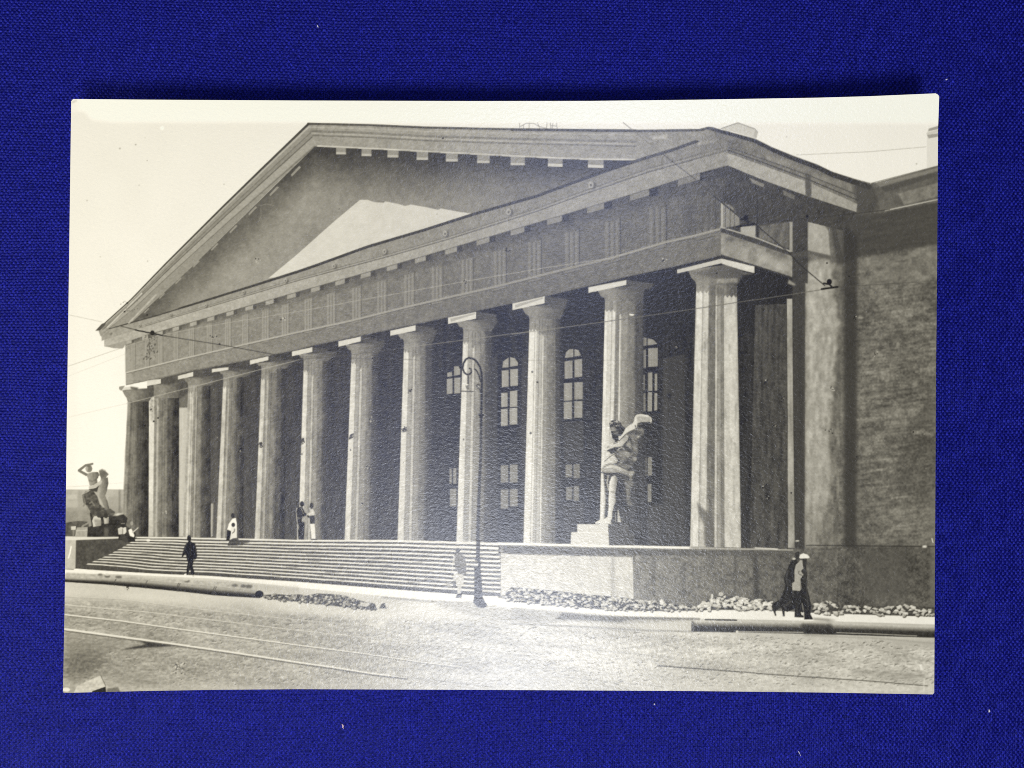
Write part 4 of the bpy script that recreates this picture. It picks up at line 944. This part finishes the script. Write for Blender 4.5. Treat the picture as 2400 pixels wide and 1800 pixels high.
stroke(S4(720, 1640, 722, 1400, 725, 1000, 732, 700, 726, 500, 690, 370, 620, 250, 540, 190, 450, 170, 380, 210, 335, 290, 318, 400, 350, 490, 410, 535, 480, 518, 508, 480), (5, 3.4), 44, LMP)
arm = part('scroll', LMP)
stroke(S4(508, 480, 495, 415, 460, 400), 3, 60, arm); stroke(S4(702, 690, 680, 580, 620, 450, 570, 410), 3, 50, arm)
stroke(S4(690, 850, 640, 820, 618, 770, 650, 740, 690, 770), 2.2, 66, arm); stroke(S4(705, 920, 690, 860), 3, 56, arm)
stroke(S4(600, 270, 570, 300, 565, 380), 1.6, 96, arm, .8)
lh = part('lamp_head', LMP)
stroke(S4(435, 540, 440, 720), 4, 84, lh); fill(S4(372, 762, 462, 755, 455, 860, 400, 850), 112, lh, .9); stroke(S4(300, 892, 545, 902), 2.2, 74, lh)
fill(S4(380, 745, 425, 735, 425, 765, 385, 772), 236, None, .9)

# ---------- overhead wires -----------------------------------------------------------------------
WR = part('overhead_wire', None, 'upper tram wire crossing the frieze')
stroke(T5(590, 845, 900, 742, 1300, 660, 2212, 512) + T6(700, 385, 1500, 242, 2212, 120) + T7(900, 20) + T3(1400, 1462, 1930, 1330), 1.5, 176, WR, .8)
stroke(T3(1930, 1340, 2100, 1300) + T4(200, 1305, 420, 1268, 840, 1235, 1300, 1185, 1600, 1150), 1.8, 62, WR, .8)
WR2 = part('overhead_wire', None, 'lower tram wire crossing the tops of the columns')
stroke(T5(620, 1365, 1190, 1222, 1860, 1050, 2212, 962), 1.6, 186, WR2, .75)
stroke(T6(0, 960, 480, 915, 970, 850), 1.6, 96, WR2, .7); stroke(T6(970, 850, 1500, 782, 2130, 700) + T7(0, 725, 850, 610), 1.6, 158, WR2, .75)
stroke(T7(850, 610, 1690, 490, 2212, 410) + T8(400, 400, 970, 312), 2, 112, WR2, .85); stroke(T8(1100, 290, 1500, 262, 2030, 232), 1.4, 84, WR2, .7)
WR3 = part('overhead_wire', None, 'slanting span wire at the left')
stroke(T5(570, 650, 860, 722, 1490, 822, 2150, 942), (2, 2), 70, WR3, .85); stroke(T6(0, 930, 480, 945, 1100, 962), 1.4, 84, WR3, .5)
blob(*T5(858, 712)[0], 5, 6, 44, WR3); stroke(T5(700, 685, 950, 735), 3, 52, WR3)
for k in range(46):
    x, y = T5(rg.normal(855, 34), rg.uniform(740, 960))[0]
    blob(x, y, rg.uniform(.8, 1.8), rg.uniform(1, 3), 62, None, .55)
WR4 = part('overhead_wire', None, 'slanting span wire at the right corner')
stroke(T3(1030, 345, 1380, 625), 2, 120, WR4, .7)
stroke(T3(1380, 625, 1710, 880, 1950, 1090, 2130, 1220), 2, 72, WR4, .7)
stroke(Z9(250, 620, 460, 790, 590, 850, 860, 1080, 960, 1185, 1150, 1345), 2.4, 52, WR4, .9)
for cx, cy, x0, y0, x1, y1 in ((512, 795, 440, 868, 580, 846), (1188, 1315, 1125, 1374, 1255, 1356)):
    ins = part('insulator', WR4)
    stroke(Z9(x0, y0, x1, y1), 4.2, 40, ins); blob(*Z9(cx, cy)[0], 6, 7, 38, ins); stroke(Z9(cx - 45, cy + 12, cx, cy + 20, cx + 20, cy + 40), 4, 40, ins)
blob(*Z9(1008, 785)[0], 3, 4, 34)
stroke(Z9(920, 287, 1500, 262, 1970, 222), 1.5, 186, None, .9)
stroke(T7(0, 968, 2100, 962), 1.2, 92, None, .3)

# ---------- flaws of the emulsion ----------------------------------------------------------------
fl = [T6(1545, 240), T6(680, 1510), T6(1035, 1245), T6(795, 1185), T6(688, 950), T5(1420, 745), T5(2070, 585), T8(460, 1165), T8(610, 1320), T8(535, 1580), T8(1465, 910),
      T8(1280, 575), T8(1065, 1235), T8(1040, 1625), T7(1530, 850), A1(1680, 215), A1(620, 1490), A2(645, 390), A2(590, 715), A4(445, 550), A4(475, 650), T2(1930, 1520), T7(1410, 20), A1(985, 790), T5(1835, 45)]
for p in fl:
    x, y = p[0]
    for k in range(7):
        blob(x + rg.normal(0, 3.2), y + rg.normal(0, 3), rg.uniform(.9, 2.1), rg.uniform(.9, 1.8), rg.choice([24, 24, 205]), None, .85)
for p in (T5(1480, 815), T5(600, 515), T8(1020, 65), T8(1225, 190), T7(235, 1168), T7(1895, 160), A4(690, 612), A4(1295, 280), T2(1335, 490), T5(810, 545), T5(625, 435), A4(1820, 50), T5(910, 1500), T5(845, 1420), T5(790, 1570), T5(870, 1530)):
    blob(*p[0], 2.3, 2, 40, None, .9)
for k in range(10): blob(*T5(rg.uniform(560, 720), rg.uniform(400, 520))[0], 1.2, 1.2, 60, None, .6)
for k in range(16): blob(*T5(rg.uniform(840, 900), rg.uniform(1340, 1440))[0], 1.3, 1.3, 110, None, .7)
blob(*T7(1455, 1295)[0], 5, 5, 26, None, .8, blur=2)
fill(T7(1085, 535, 1138, 540, 1120, 553, 1090, 550), 240); stroke(T1(1860, 1115, 1910, 1098, 1980, 1112), 1.3, 150, None, .8); stroke(T1(1862, 1140, 1865, 1210, 1832, 1280), 1.3, 150, None, .8)
for k in range(70): blob(rg.uniform(300, 2180), rg.uniform(330, 1400), rg.uniform(.8, 1.5), rg.uniform(.8, 1.5), rg.choice([215, 36]), None, .5)
stroke([(B4(1885, 1020)[0]), (B4(1895, 1060)[0])], 5, 240, None, .9, blur=1); stroke(B4(1920, 1150, 1915, 1270), 3, 232, None, .6, blur=1)
stroke(B3(690, 1215, 715, 1262), 4, 150, None, .6); blob(*B3(690, 1222)[0], 3, 3, 150, None, .5)

# darkroom softness and film grain
Gs = box_blur(G, 1) * .35 + G * .65
amp = np.clip(1 - np.abs(Gs - 120) / 150, .12, 1)
GG = np.random.default_rng(99).normal(0, 1, G.shape).astype(np.float32)
GG = box_blur(GG, 1) * 3
TONE = np.clip(Gs + amp * (GG * 3.2), 34, 254)

# ------------------------------------------------------------------
# materials
# ------------------------------------------------------------------
def new_mat(name):
    m = bpy.data.materials.new(name); m.use_nodes = True
    return m, m.node_tree.nodes, m.node_tree.links, m.node_tree.nodes['Principled BSDF']

# printed emulsion: tone from the mesh colours, fine pearly grain in the gelatine
M_INK, n, l, b = new_mat('gelatine_print')
at = n.new('ShaderNodeAttribute'); at.attribute_name = 'tone'
l.new(at.outputs['Color'], b.inputs['Base Color'])
b.inputs['Roughness'].default_value = 0.24
b.inputs['Specular IOR Level'].default_value = 0.25
b.inputs['Specular Tint'].default_value = (0.92, 0.94, 1.0, 1)
tc = n.new('ShaderNodeTexCoord')
mp = n.new('ShaderNodeMapping'); mp.inputs['Rotation'].default_value = (0, 0, math.radians(24)); mp.inputs['Scale'].default_value = (1, 1.45, 1)
l.new(tc.outputs['Object'], mp.inputs['Vector'])
nz = n.new('ShaderNodeTexNoise'); nz.inputs['Scale'].default_value = 1250; nz.inputs['Detail'].default_value = 3.0; nz.inputs['Roughness'].default_value = 0.6; nz.inputs['Distortion'].default_value = 0.6
l.new(mp.outputs['Vector'], nz.inputs['Vector'])
n2 = n.new('ShaderNodeTexNoise'); n2.inputs['Scale'].default_value = 60; n2.inputs['Detail'].default_value = 1
l.new(tc.outputs['Object'], n2.inputs['Vector'])
b1 = n.new('ShaderNodeBump'); b1.inputs['Strength'].default_value = 1.0; b1.inputs['Distance'].default_value = 0.000034
l.new(nz.outputs['Fac'], b1.inputs['Height'])
b2 = n.new('ShaderNodeBump'); b2.inputs['Strength'].default_value = 1.0; b2.inputs['Distance'].default_value = 0.00008
l.new(n2.outputs['Fac'], b2.inputs['Height']); l.new(b1.outputs['Normal'], b2.inputs['Normal'])
l.new(b2.outputs['Normal'], b.inputs['Normal'])

M_PAPER, n, l, b = new_mat('paper_base')
b.inputs['Base Color'].default_value = (0.74, 0.68, 0.56, 1)
b.inputs['Roughness'].default_value = 0.8
tc = n.new('ShaderNodeTexCoord'); nz = n.new('ShaderNodeTexNoise'); nz.inputs['Scale'].default_value = 900
l.new(tc.outputs['Object'], nz.inputs['Vector'])
cr = n.new('ShaderNodeValToRGB'); cr.color_ramp.elements[0].color = (0.55, 0.50, 0.42, 1); cr.color_ramp.elements[1].color = (0.80, 0.76, 0.66, 1)
l.new(nz.outputs['Fac'], cr.inputs['Fac']); l.new(cr.outputs['Color'], b.inputs['Base Color'])

M_CLOTH, n, l, b = new_mat('blue_weave')
tc = n.new('ShaderNodeTexCoord')
mp = n.new('ShaderNodeMapping'); mp.inputs['Scale'].default_value = (1, 2.2, 1)
l.new(tc.outputs['Object'], mp.inputs['Vector'])
nz = n.new('ShaderNodeTexNoise'); nz.inputs['Scale'].default_value = 2600; nz.inputs['Detail'].default_value = 2
l.new(mp.outputs['Vector'], nz.inputs['Vector'])
cr = n.new('ShaderNodeValToRGB')
cr.color_ramp.elements[0].position = 0.32; cr.color_ramp.elements[0].color = (0.0006, 0.0008, 0.048, 1)
cr.color_ramp.elements[1].position = 0.78; cr.color_ramp.elements[1].color = (0.0115, 0.013, 0.32, 1)
l.new(nz.outputs['Fac'], cr.inputs['Fac'])
th = n.new('ShaderNodeAttribute'); th.attribute_name = 'tone'      # warp coloured darker than weft, standing in for shade in the valleys
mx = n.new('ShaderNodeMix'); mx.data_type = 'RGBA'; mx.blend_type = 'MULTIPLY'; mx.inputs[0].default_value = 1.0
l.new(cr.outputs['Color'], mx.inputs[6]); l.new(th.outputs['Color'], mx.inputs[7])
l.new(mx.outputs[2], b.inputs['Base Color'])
b.inputs['Roughness'].default_value = 0.45
b.inputs['Specular IOR Level'].default_value = 0.22
b.inputs['Specular Tint'].default_value = (0.3, 0.36, 1.0, 1)
bp = n.new('ShaderNodeBump'); bp.inputs['Strength'].default_value = 0.6; bp.inputs['Distance'].default_value = 0.00006
l.new(nz.outputs['Fac'], bp.inputs['Height']); l.new(bp.outputs['Normal'], b.inputs['Normal'])

def fluff_mat(name, col):
    m, n, l, b = new_mat(name)
    nz = n.new('ShaderNodeTexNoise'); nz.inputs['Scale'].default_value = 4000
    cr = n.new('ShaderNodeValToRGB')
    cr.color_ramp.elements[0].color = tuple(c * .7 for c in col) + (1,); cr.color_ramp.elements[1].color = col + (1,)
    l.new(nz.outputs['Fac'], cr.inputs['Fac']); l.new(cr.outputs['Color'], b.inputs['Base Color'])
    b.inputs['Roughness'].default_value = .9
    return m
M_LINT = fluff_mat('white_fluff', (0.75, 0.72, 0.78))
M_PINK = fluff_mat('pinkish_fluff', (0.68, 0.50, 0.52))
M_DARK = fluff_mat('dark_fluff', (0.03, 0.03, 0.05))

def grid_mesh(name, verts, quads, mat, colors=None, smooth=False):
    me = bpy.data.meshes.new(name)
    nv, nq = len(verts), len(quads)
    me.vertices.add(nv); me.vertices.foreach_set('co', np.ascontiguousarray(verts, np.float32).ravel())
    me.loops.add(nq * 4); me.loops.foreach_set('vertex_index', np.ascontiguousarray(quads, np.int32).ravel())
    me.polygons.add(nq); me.polygons.foreach_set('loop_start', np.arange(0, nq * 4, 4, dtype=np.int32))
    me.polygons.foreach_set('loop_total', np.full(nq, 4, np.int32))
    me.update(calc_edges=True)
    if colors is not None:
        a = me.color_attributes.new('tone', 'FLOAT_COLOR', 'POINT')
        a.data.foreach_set('color', np.ascontiguousarray(colors, np.float32).ravel())
    me.materials.append(mat)
    if smooth: me.polygons.foreach_set('use_smooth', np.ones(nq, bool))
    return me

# ------------------------------------------------------------------
# the blue cloth: a real plain weave, every thread crossing raised
# ------------------------------------------------------------------
wr = np.random.default_rng(42)
PXW, PYW = 5.3, 6.7
nx, ny = 1640, 1190
gx = np.linspace(-260, 2660, nx); gy = np.linspace(-230, 2030, ny)
X, Y = np.meshgrid(gx, gy)
def smooth2(sc, seed, shape=X, ys=Y):
    r = np.random.default_rng(seed); L = r.uniform(-1, 1, (64, 84))
    u = (X + 300) / sc; v = (Y + 300) / sc
    iu, iv = u.astype(int) % 82, v.astype(int) % 62; fu, fv = u % 1, v % 1
    fu = fu * fu * (3 - 2 * fu); fv = fv * fv * (3 - 2 * fv)
    return (L[iv, iu] * (1 - fu) + L[iv, iu + 1] * fu) * (1 - fv) + (L[iv + 1, iu] * (1 - fu) + L[iv + 1, iu + 1] * fu) * fv
# the threads are not quite straight
wx = X + 9 * smooth2(420, 1) + 1.5 * smooth2(70, 2) + .010 * Y
wy = Y + 12 * smooth2(520, 3) + 1.5 * smooth2(80, 4) - .022 * X
i = np.floor(wx / PXW).astype(int); j = np.floor(wy / PYW).astype(int)
jit_i = wr.uniform(-.5, .5, 1200); jit_j = wr.uniform(-.5, .5, 1200)
slub_i = wr.normal(0, .16, 1200); slub_j = wr.normal(0, .16, 1200)
fx = wx / PXW - i; fy = wy / PYW - j
par = np.where((i + j) % 2 == 0, 1.0, -1.0)
weft = 1.9 * np.sin(math.pi * fx) * par + 1.5 * np.sqrt(np.clip(1 - (2 * fy - 1) ** 2, 0, 1)) + .4 + slub_j[j % 1200]
warp = -1.9 * np.sin(math.pi * fy) * par + 1.3 * np.sqrt(np.clip(1 - (2 * fx - 1) ** 2, 0, 1)) - .3 + slub_i[i % 1200]
H = np.maximum(weft, warp)
cell = wr.normal(0, .18, (1200, 1200))
H = H + cell[j % 1200, i % 1200] + .12 * wr.normal(0, 1, H.shape)
Zc = H * PX * 1.45 - 0.0003 - 0.0065 * np.clip((X - 1750) / 850, 0, 1) ** 2 - 0.003 * np.clip((Y - 1500) / 500, 0, 1) ** 2
V = np.stack([(X - 1200) * PX, (900 - Y) * PX, Zc], -1).reshape(-1, 3)
yarn = np.where(weft >= warp, 1.35 + 3.0 * cell[j % 1200, i % 1200] * .35, .42).ravel()  # weft lightened, low warp darkened: weave shading put into the colour
idx = np.arange(nx * ny).reshape(ny, nx)
Q = np.stack([idx[1:, :-1], idx[1:, 1:], idx[:-1, 1:], idx[:-1, :-1]], -1).reshape(-1, 4)
cx = (X[:-1, :-1] + X[1:, 1:]).ravel() / 2; cy = (Y[:-1, :-1] + Y[1:, 1:]).ravel() / 2
hide = (cx > 330) & (cx < 2020) & (cy > 400) & (cy < 1470)
Q = Q[~hide]
used = np.unique(Q); remap = np.zeros(nx * ny, np.int64); remap[used] = np.arange(len(used))
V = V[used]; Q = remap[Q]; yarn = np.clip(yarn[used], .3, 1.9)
# plain continuation of the cloth under the print and out to its hem
k = len(V)
s = .9
V = np.concatenate([V, [(-s, -s, -.0105), (s, -s, -.0105), (s, s, -.0105), (-s, s, -.0105)]])
Q = np.concatenate([Q, [(k, k + 1, k + 2, k + 3)]])
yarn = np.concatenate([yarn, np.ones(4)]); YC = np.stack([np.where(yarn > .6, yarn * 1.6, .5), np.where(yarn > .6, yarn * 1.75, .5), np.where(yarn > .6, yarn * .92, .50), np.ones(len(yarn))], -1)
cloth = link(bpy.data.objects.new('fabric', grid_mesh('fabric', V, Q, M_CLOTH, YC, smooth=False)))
cloth['kind'] = 'structure'
cloth['label'] = 'deep blue woven cloth lying flat under the old photographic print'
cloth['category'] = 'cloth'

# ------------------------------------------------------------------
# the photographic print: one sheet, its picture split into what it shows
# ------------------------------------------------------------------
e_top = curve([(0, 232), (.08, 233.5), (.26, 235.6), (.46, 236.8), (.6, 236.5), (.72, 233.7), (.86, 229), (.92, 225.5), (1, 218.5)])
e_bot = curve([(0, 1624), (.095, 1619.5), (.18, 1616.5), (.27, 1615.2), (.45, 1616.5), (.72, 1619.5), (.87, 1623), (1, 1627.5)])
e_left = curve([(0, 167), (.27, 162), (.55, 156.5), (.85, 151.6), (1, 147.5)])
e_right = curve([(0, 2201.5), (.06, 2198.5), (.28, 2196.5), (.45, 2194), (.7, 2192), (1, 2189.5)])
corner = [[(167, 232), (2201.5, 218.5)], [(147.5, 1624), (2189.5, 1627.5)]]
def sheet(u, v):
    x = (1 - u) * e_left(v) + u * e_right(v)
    lx = corner[0][0][0] * (1 - u) + corner[0][1][0] * u
    y = (1 - v) * e_top(u) + v * e_bot(u)
    x = x
    return x, y
def lift(u, v):
    """the sheet bows: far edge and corners stand off the cloth"""
    z = 0.0011 + 0.0088 * (1 - v) ** 1.25 + 0.0016 * (2 * u - 1) ** 2 * (0.25 + .75 * (1 - v)) + 0.0016 * (np.clip(u - .55, 0, 1) / .45) ** 2 * (1 - v) ** 2
    return z + 0.0007 * (v ** 4) * (2 * u - 1) ** 4
def world_pt(x, y, z):
    """where the sheet lies in the room, given its height over the cloth"""
    s = (CAMZ - z) / CAMZ
    return np.stack([(x - 1200) * PX * s, (900 - y) * PX * s, z], -1)

NU, NV = 1400, 960
u = np.linspace(0, 1, NU + 1); v = np.linspace(0, 1, NV + 1)
U, Vv = np.meshgrid(u, v)
SX, SY = sheet(U, Vv)
P3 = world_pt(SX, SY, lift(U, Vv)).reshape(-1, 3)
# tone of every point of the sheet
def sample(A, x, y):
    x = np.clip(x - OX - .5, 0, CW - 1.01); y = np.clip(y - OY - .5, 0, CH - 1.01)
    a, c = x.astype(int), y.astype(int); f, g = x - a, y - c
    return (A[c, a] * (1 - f) + A[c, a + 1] * f) * (1 - g) + (A[c + 1, a] * (1 - f) + A[c + 1, a + 1] * f) * g
tn = sample(TONE, SX, SY).ravel()
warm = np.interp(tn, [20, 58, 130, 205, 252], [5, 10, 24, 32, 34])
rgb = np.stack([tn + 1, tn - warm * .2, tn - warm], -1) / 255.0
lin_rgb = np.where(rgb <= .04045, rgb / 12.92, ((np.clip(rgb, 0, 1) + .055) / 1.055) ** 2.4)
lin_rgb = np.clip(lin_rgb * ALB - FLARE, .004, .9)
RGBA = np.concatenate([lin_rgb, np.ones((len(tn), 1))], -1)
gidx = np.arange((NU + 1) * (NV + 1)).reshape(NV + 1, NU + 1)
QQ = np.stack([gidx[1:, :-1], gidx[1:, 1:], gidx[:-1, 1:], gidx[:-1, :-1]], -1).reshape(-1, 4)
fxm = (SX[:-1, :-1] + SX[1:, 1:]) / 2; fym = (SY[:-1, :-1] + SY[1:, 1:]) / 2
ids = ID[np.clip(fym - OY, 0, CH - 1).astype(int), np.clip(fxm - OX, 0, CW - 1).astype(int)]
# softened corners of the sheet
fu = (np.arange(NU) + .5)[None, :] * np.ones((NV, 1)); fv = (np.arange(NV) + .5)[:, None] * np.ones((1, NU))
cut = np.zeros((NV, NU), bool)
for (cu, cv, r) in ((0, 0, 5), (NU, 0, 8), (0, NV, 3), (NU, NV, 4)):
    du = np.abs(fu - cu); dv = np.abs(fv - cv)
    cut |= (du < r) & (dv < r) & (np.hypot(r - du, r - dv) > r)
ids = np.where(cut, -1, np.where(ids == 0, SKY, ids)).ravel()

root = bpy.data.objects.new('photograph', None); link(root)
root.location = (0, 0, 0)
root.empty_display_size = .02
root['label'] = 'old glossy sepia photographic print of a columned portico, lying on the blue cloth'
root['category'] = 'photograph'
objs = {}
order = np.argsort(ids, kind='stable'); sid = ids[order]
for k, (nm, par_, lab) in enumerate(PARTS, start=1):
    a, c = np.searchsorted(sid, k), np.searchsorted(sid, k + 1)
    if c - a < 6: 
        continue
    q = QQ[order[a:c]]
    used = np.unique(q)
    q = np.searchsorted(used, q)
    o = link(bpy.data.objects.new(nm, grid_mesh(nm, P3[used], q, M_INK, RGBA[used], smooth=True)))
    o.parent = objs.get(par_, root) if par_ else root
    if lab: o['label'] = lab
    objs[k] = o

# the paper itself, a little thicker than a card, under the emulsion
TH = 0.00028
MU, MV = 160, 110
pu_, pv_ = np.meshgrid(np.linspace(0, 1, MU + 1), np.linspace(0, 1, MV + 1))
# pull the four corners in so that they are worn round
for (cu, cv, r) in ((0, 0, 5 / 1400), (1, 0, 8 / 1400), (0, 1, 3 / 1400), (1, 1, 4 / 1400)):
    m_ = (pu_ == cu) & (pv_ == cv)
    pu_ = np.where(m_, abs(cu - r * .35), pu_); pv_ = np.where(m_, abs(cv - r * .35 * 1400 / 960), pv_)
px_, py_ = sheet(pu_, pv_); pz_ = lift(pu_, pv_)
topv = world_pt(px_, py_, pz_); topv[..., 2] -= 0.00005
botv = topv.copy(); botv[..., 2] -= TH
nn = (MU + 1) * (MV + 1)
gi = np.arange(nn).reshape(MV + 1, MU + 1)
qt = np.stack([gi[1:, :-1], gi[1:, 1:], gi[:-1, 1:], gi[:-1, :-1]], -1).reshape(-1, 4)
edge = np.concatenate([gi[0, :-1], gi[:-1, -1], gi[-1, :0:-1], gi[:0:-1, 0]])
e2 = np.roll(edge, -1)
qe = np.stack([edge, e2, e2 + nn, edge + nn], -1)
pv3 = np.concatenate([topv.reshape(-1, 3), botv.reshape(-1, 3)])
qa = np.concatenate([qt, qt[:, ::-1] + nn, qe])
pp = link(bpy.data.objects.new('paper_sheet', grid_mesh('paper_sheet', pv3, qa, M_PAPER))); pp.parent = root
pp['label'] = 'cream paper base of the print with worn corners'

# ------------------------------------------------------------------
# specks of lint on the cloth
# ------------------------------------------------------------------
def lint(name, x, y, pts, w, mat, label, cat='lint', group='specks of lint on the blue cloth'):
    """a tiny crumpled fibre: a tapering bent tube"""
    verts, faces = [], []
    n = len(pts); m = 6
    for a, (dx, dy) in enumerate(pts):
        d = np.subtract(pts[min(a + 1, n - 1)], pts[max(a - 1, 0)]).astype(float); d /= max(1e-6, np.hypot(*d))
        r = w * (.45 if a in (0, n - 1) else 1) * (1 + .25 * math.sin(a * 2.3))
        for q in range(m):
            t = 2 * math.pi * q / m
            ox, oz = r * math.cos(t), r * math.sin(t)
            verts.append(((dx - d[1] * ox) * PX, -(dy + d[0] * ox) * PX, (oz + w * .9) * PX))
    for a in range(n - 1):
        for q in range(m):
            q2 = (q + 1) % m
            faces.append((a * m + q, a * m + q2, (a + 1) * m + q2, (a + 1) * m + q))
    faces.append(tuple(range(m))[::-1]); faces.append(tuple((n - 1) * m + q for q in range(m)))
    me = bpy.data.meshes.new(name); me.from_pydata(verts, [], faces); me.update(); me.materials.append(mat)
    o = link(bpy.data.objects.new(name, me))
    o.location = ((x - 1200) * PX, (900 - y) * PX, 2.6 * PX * 1.45 - 0.0003 - 0.0065 * max(0, min(1, (x - 1750) / 850)) ** 2 - 0.003 * max(0, min(1, (y - 1500) / 500)) ** 2)
    o['label'] = label; o['category'] = cat; o['group'] = group
    return o
lint('lint_speck', 745, 62, [(-1.5, -3), (0, 0), (1, 3)], 1.3, M_LINT, 'tiny white lint speck near the top edge of the cloth')
lint('lint_speck', 803, 1703, [(-2, -5), (1, -1), (0, 3), (2, 5)], 2.0, M_PINK, 'pinkish crumb of lint below the print, left of centre')
lint('lint_speck', 1534, 1651, [(-1.6, 0), (0, -.6), (1.6, .4)], 2.0, M_LINT, 'round white lint dot just below the bottom edge of the print')
lint('lint_speck', 2333, 1677, [(0, -4), (1, 0), (-.5, 3)], 1.8, M_LINT, 'white lint speck at the bottom right of the cloth')
lint('lint_speck', 2226, 181, [(-3, 1), (0, 0), (3, -1.5)], 1.4, M_LINT, 'white lint speck beside the top right corner of the print')
lint('lint_fibre', 1876, 1768, [(-4, -7), (-1, -2), (1, 2), (3, 7)], .8, M_LINT, 'short straight white fibre near the bottom edge', 'lint')
lint('lint_speck', 1290, 1693, [(-4, -1), (0, 0), (3, 1)], 2.2, M_DARK, 'dull dark speck below the middle of the print')
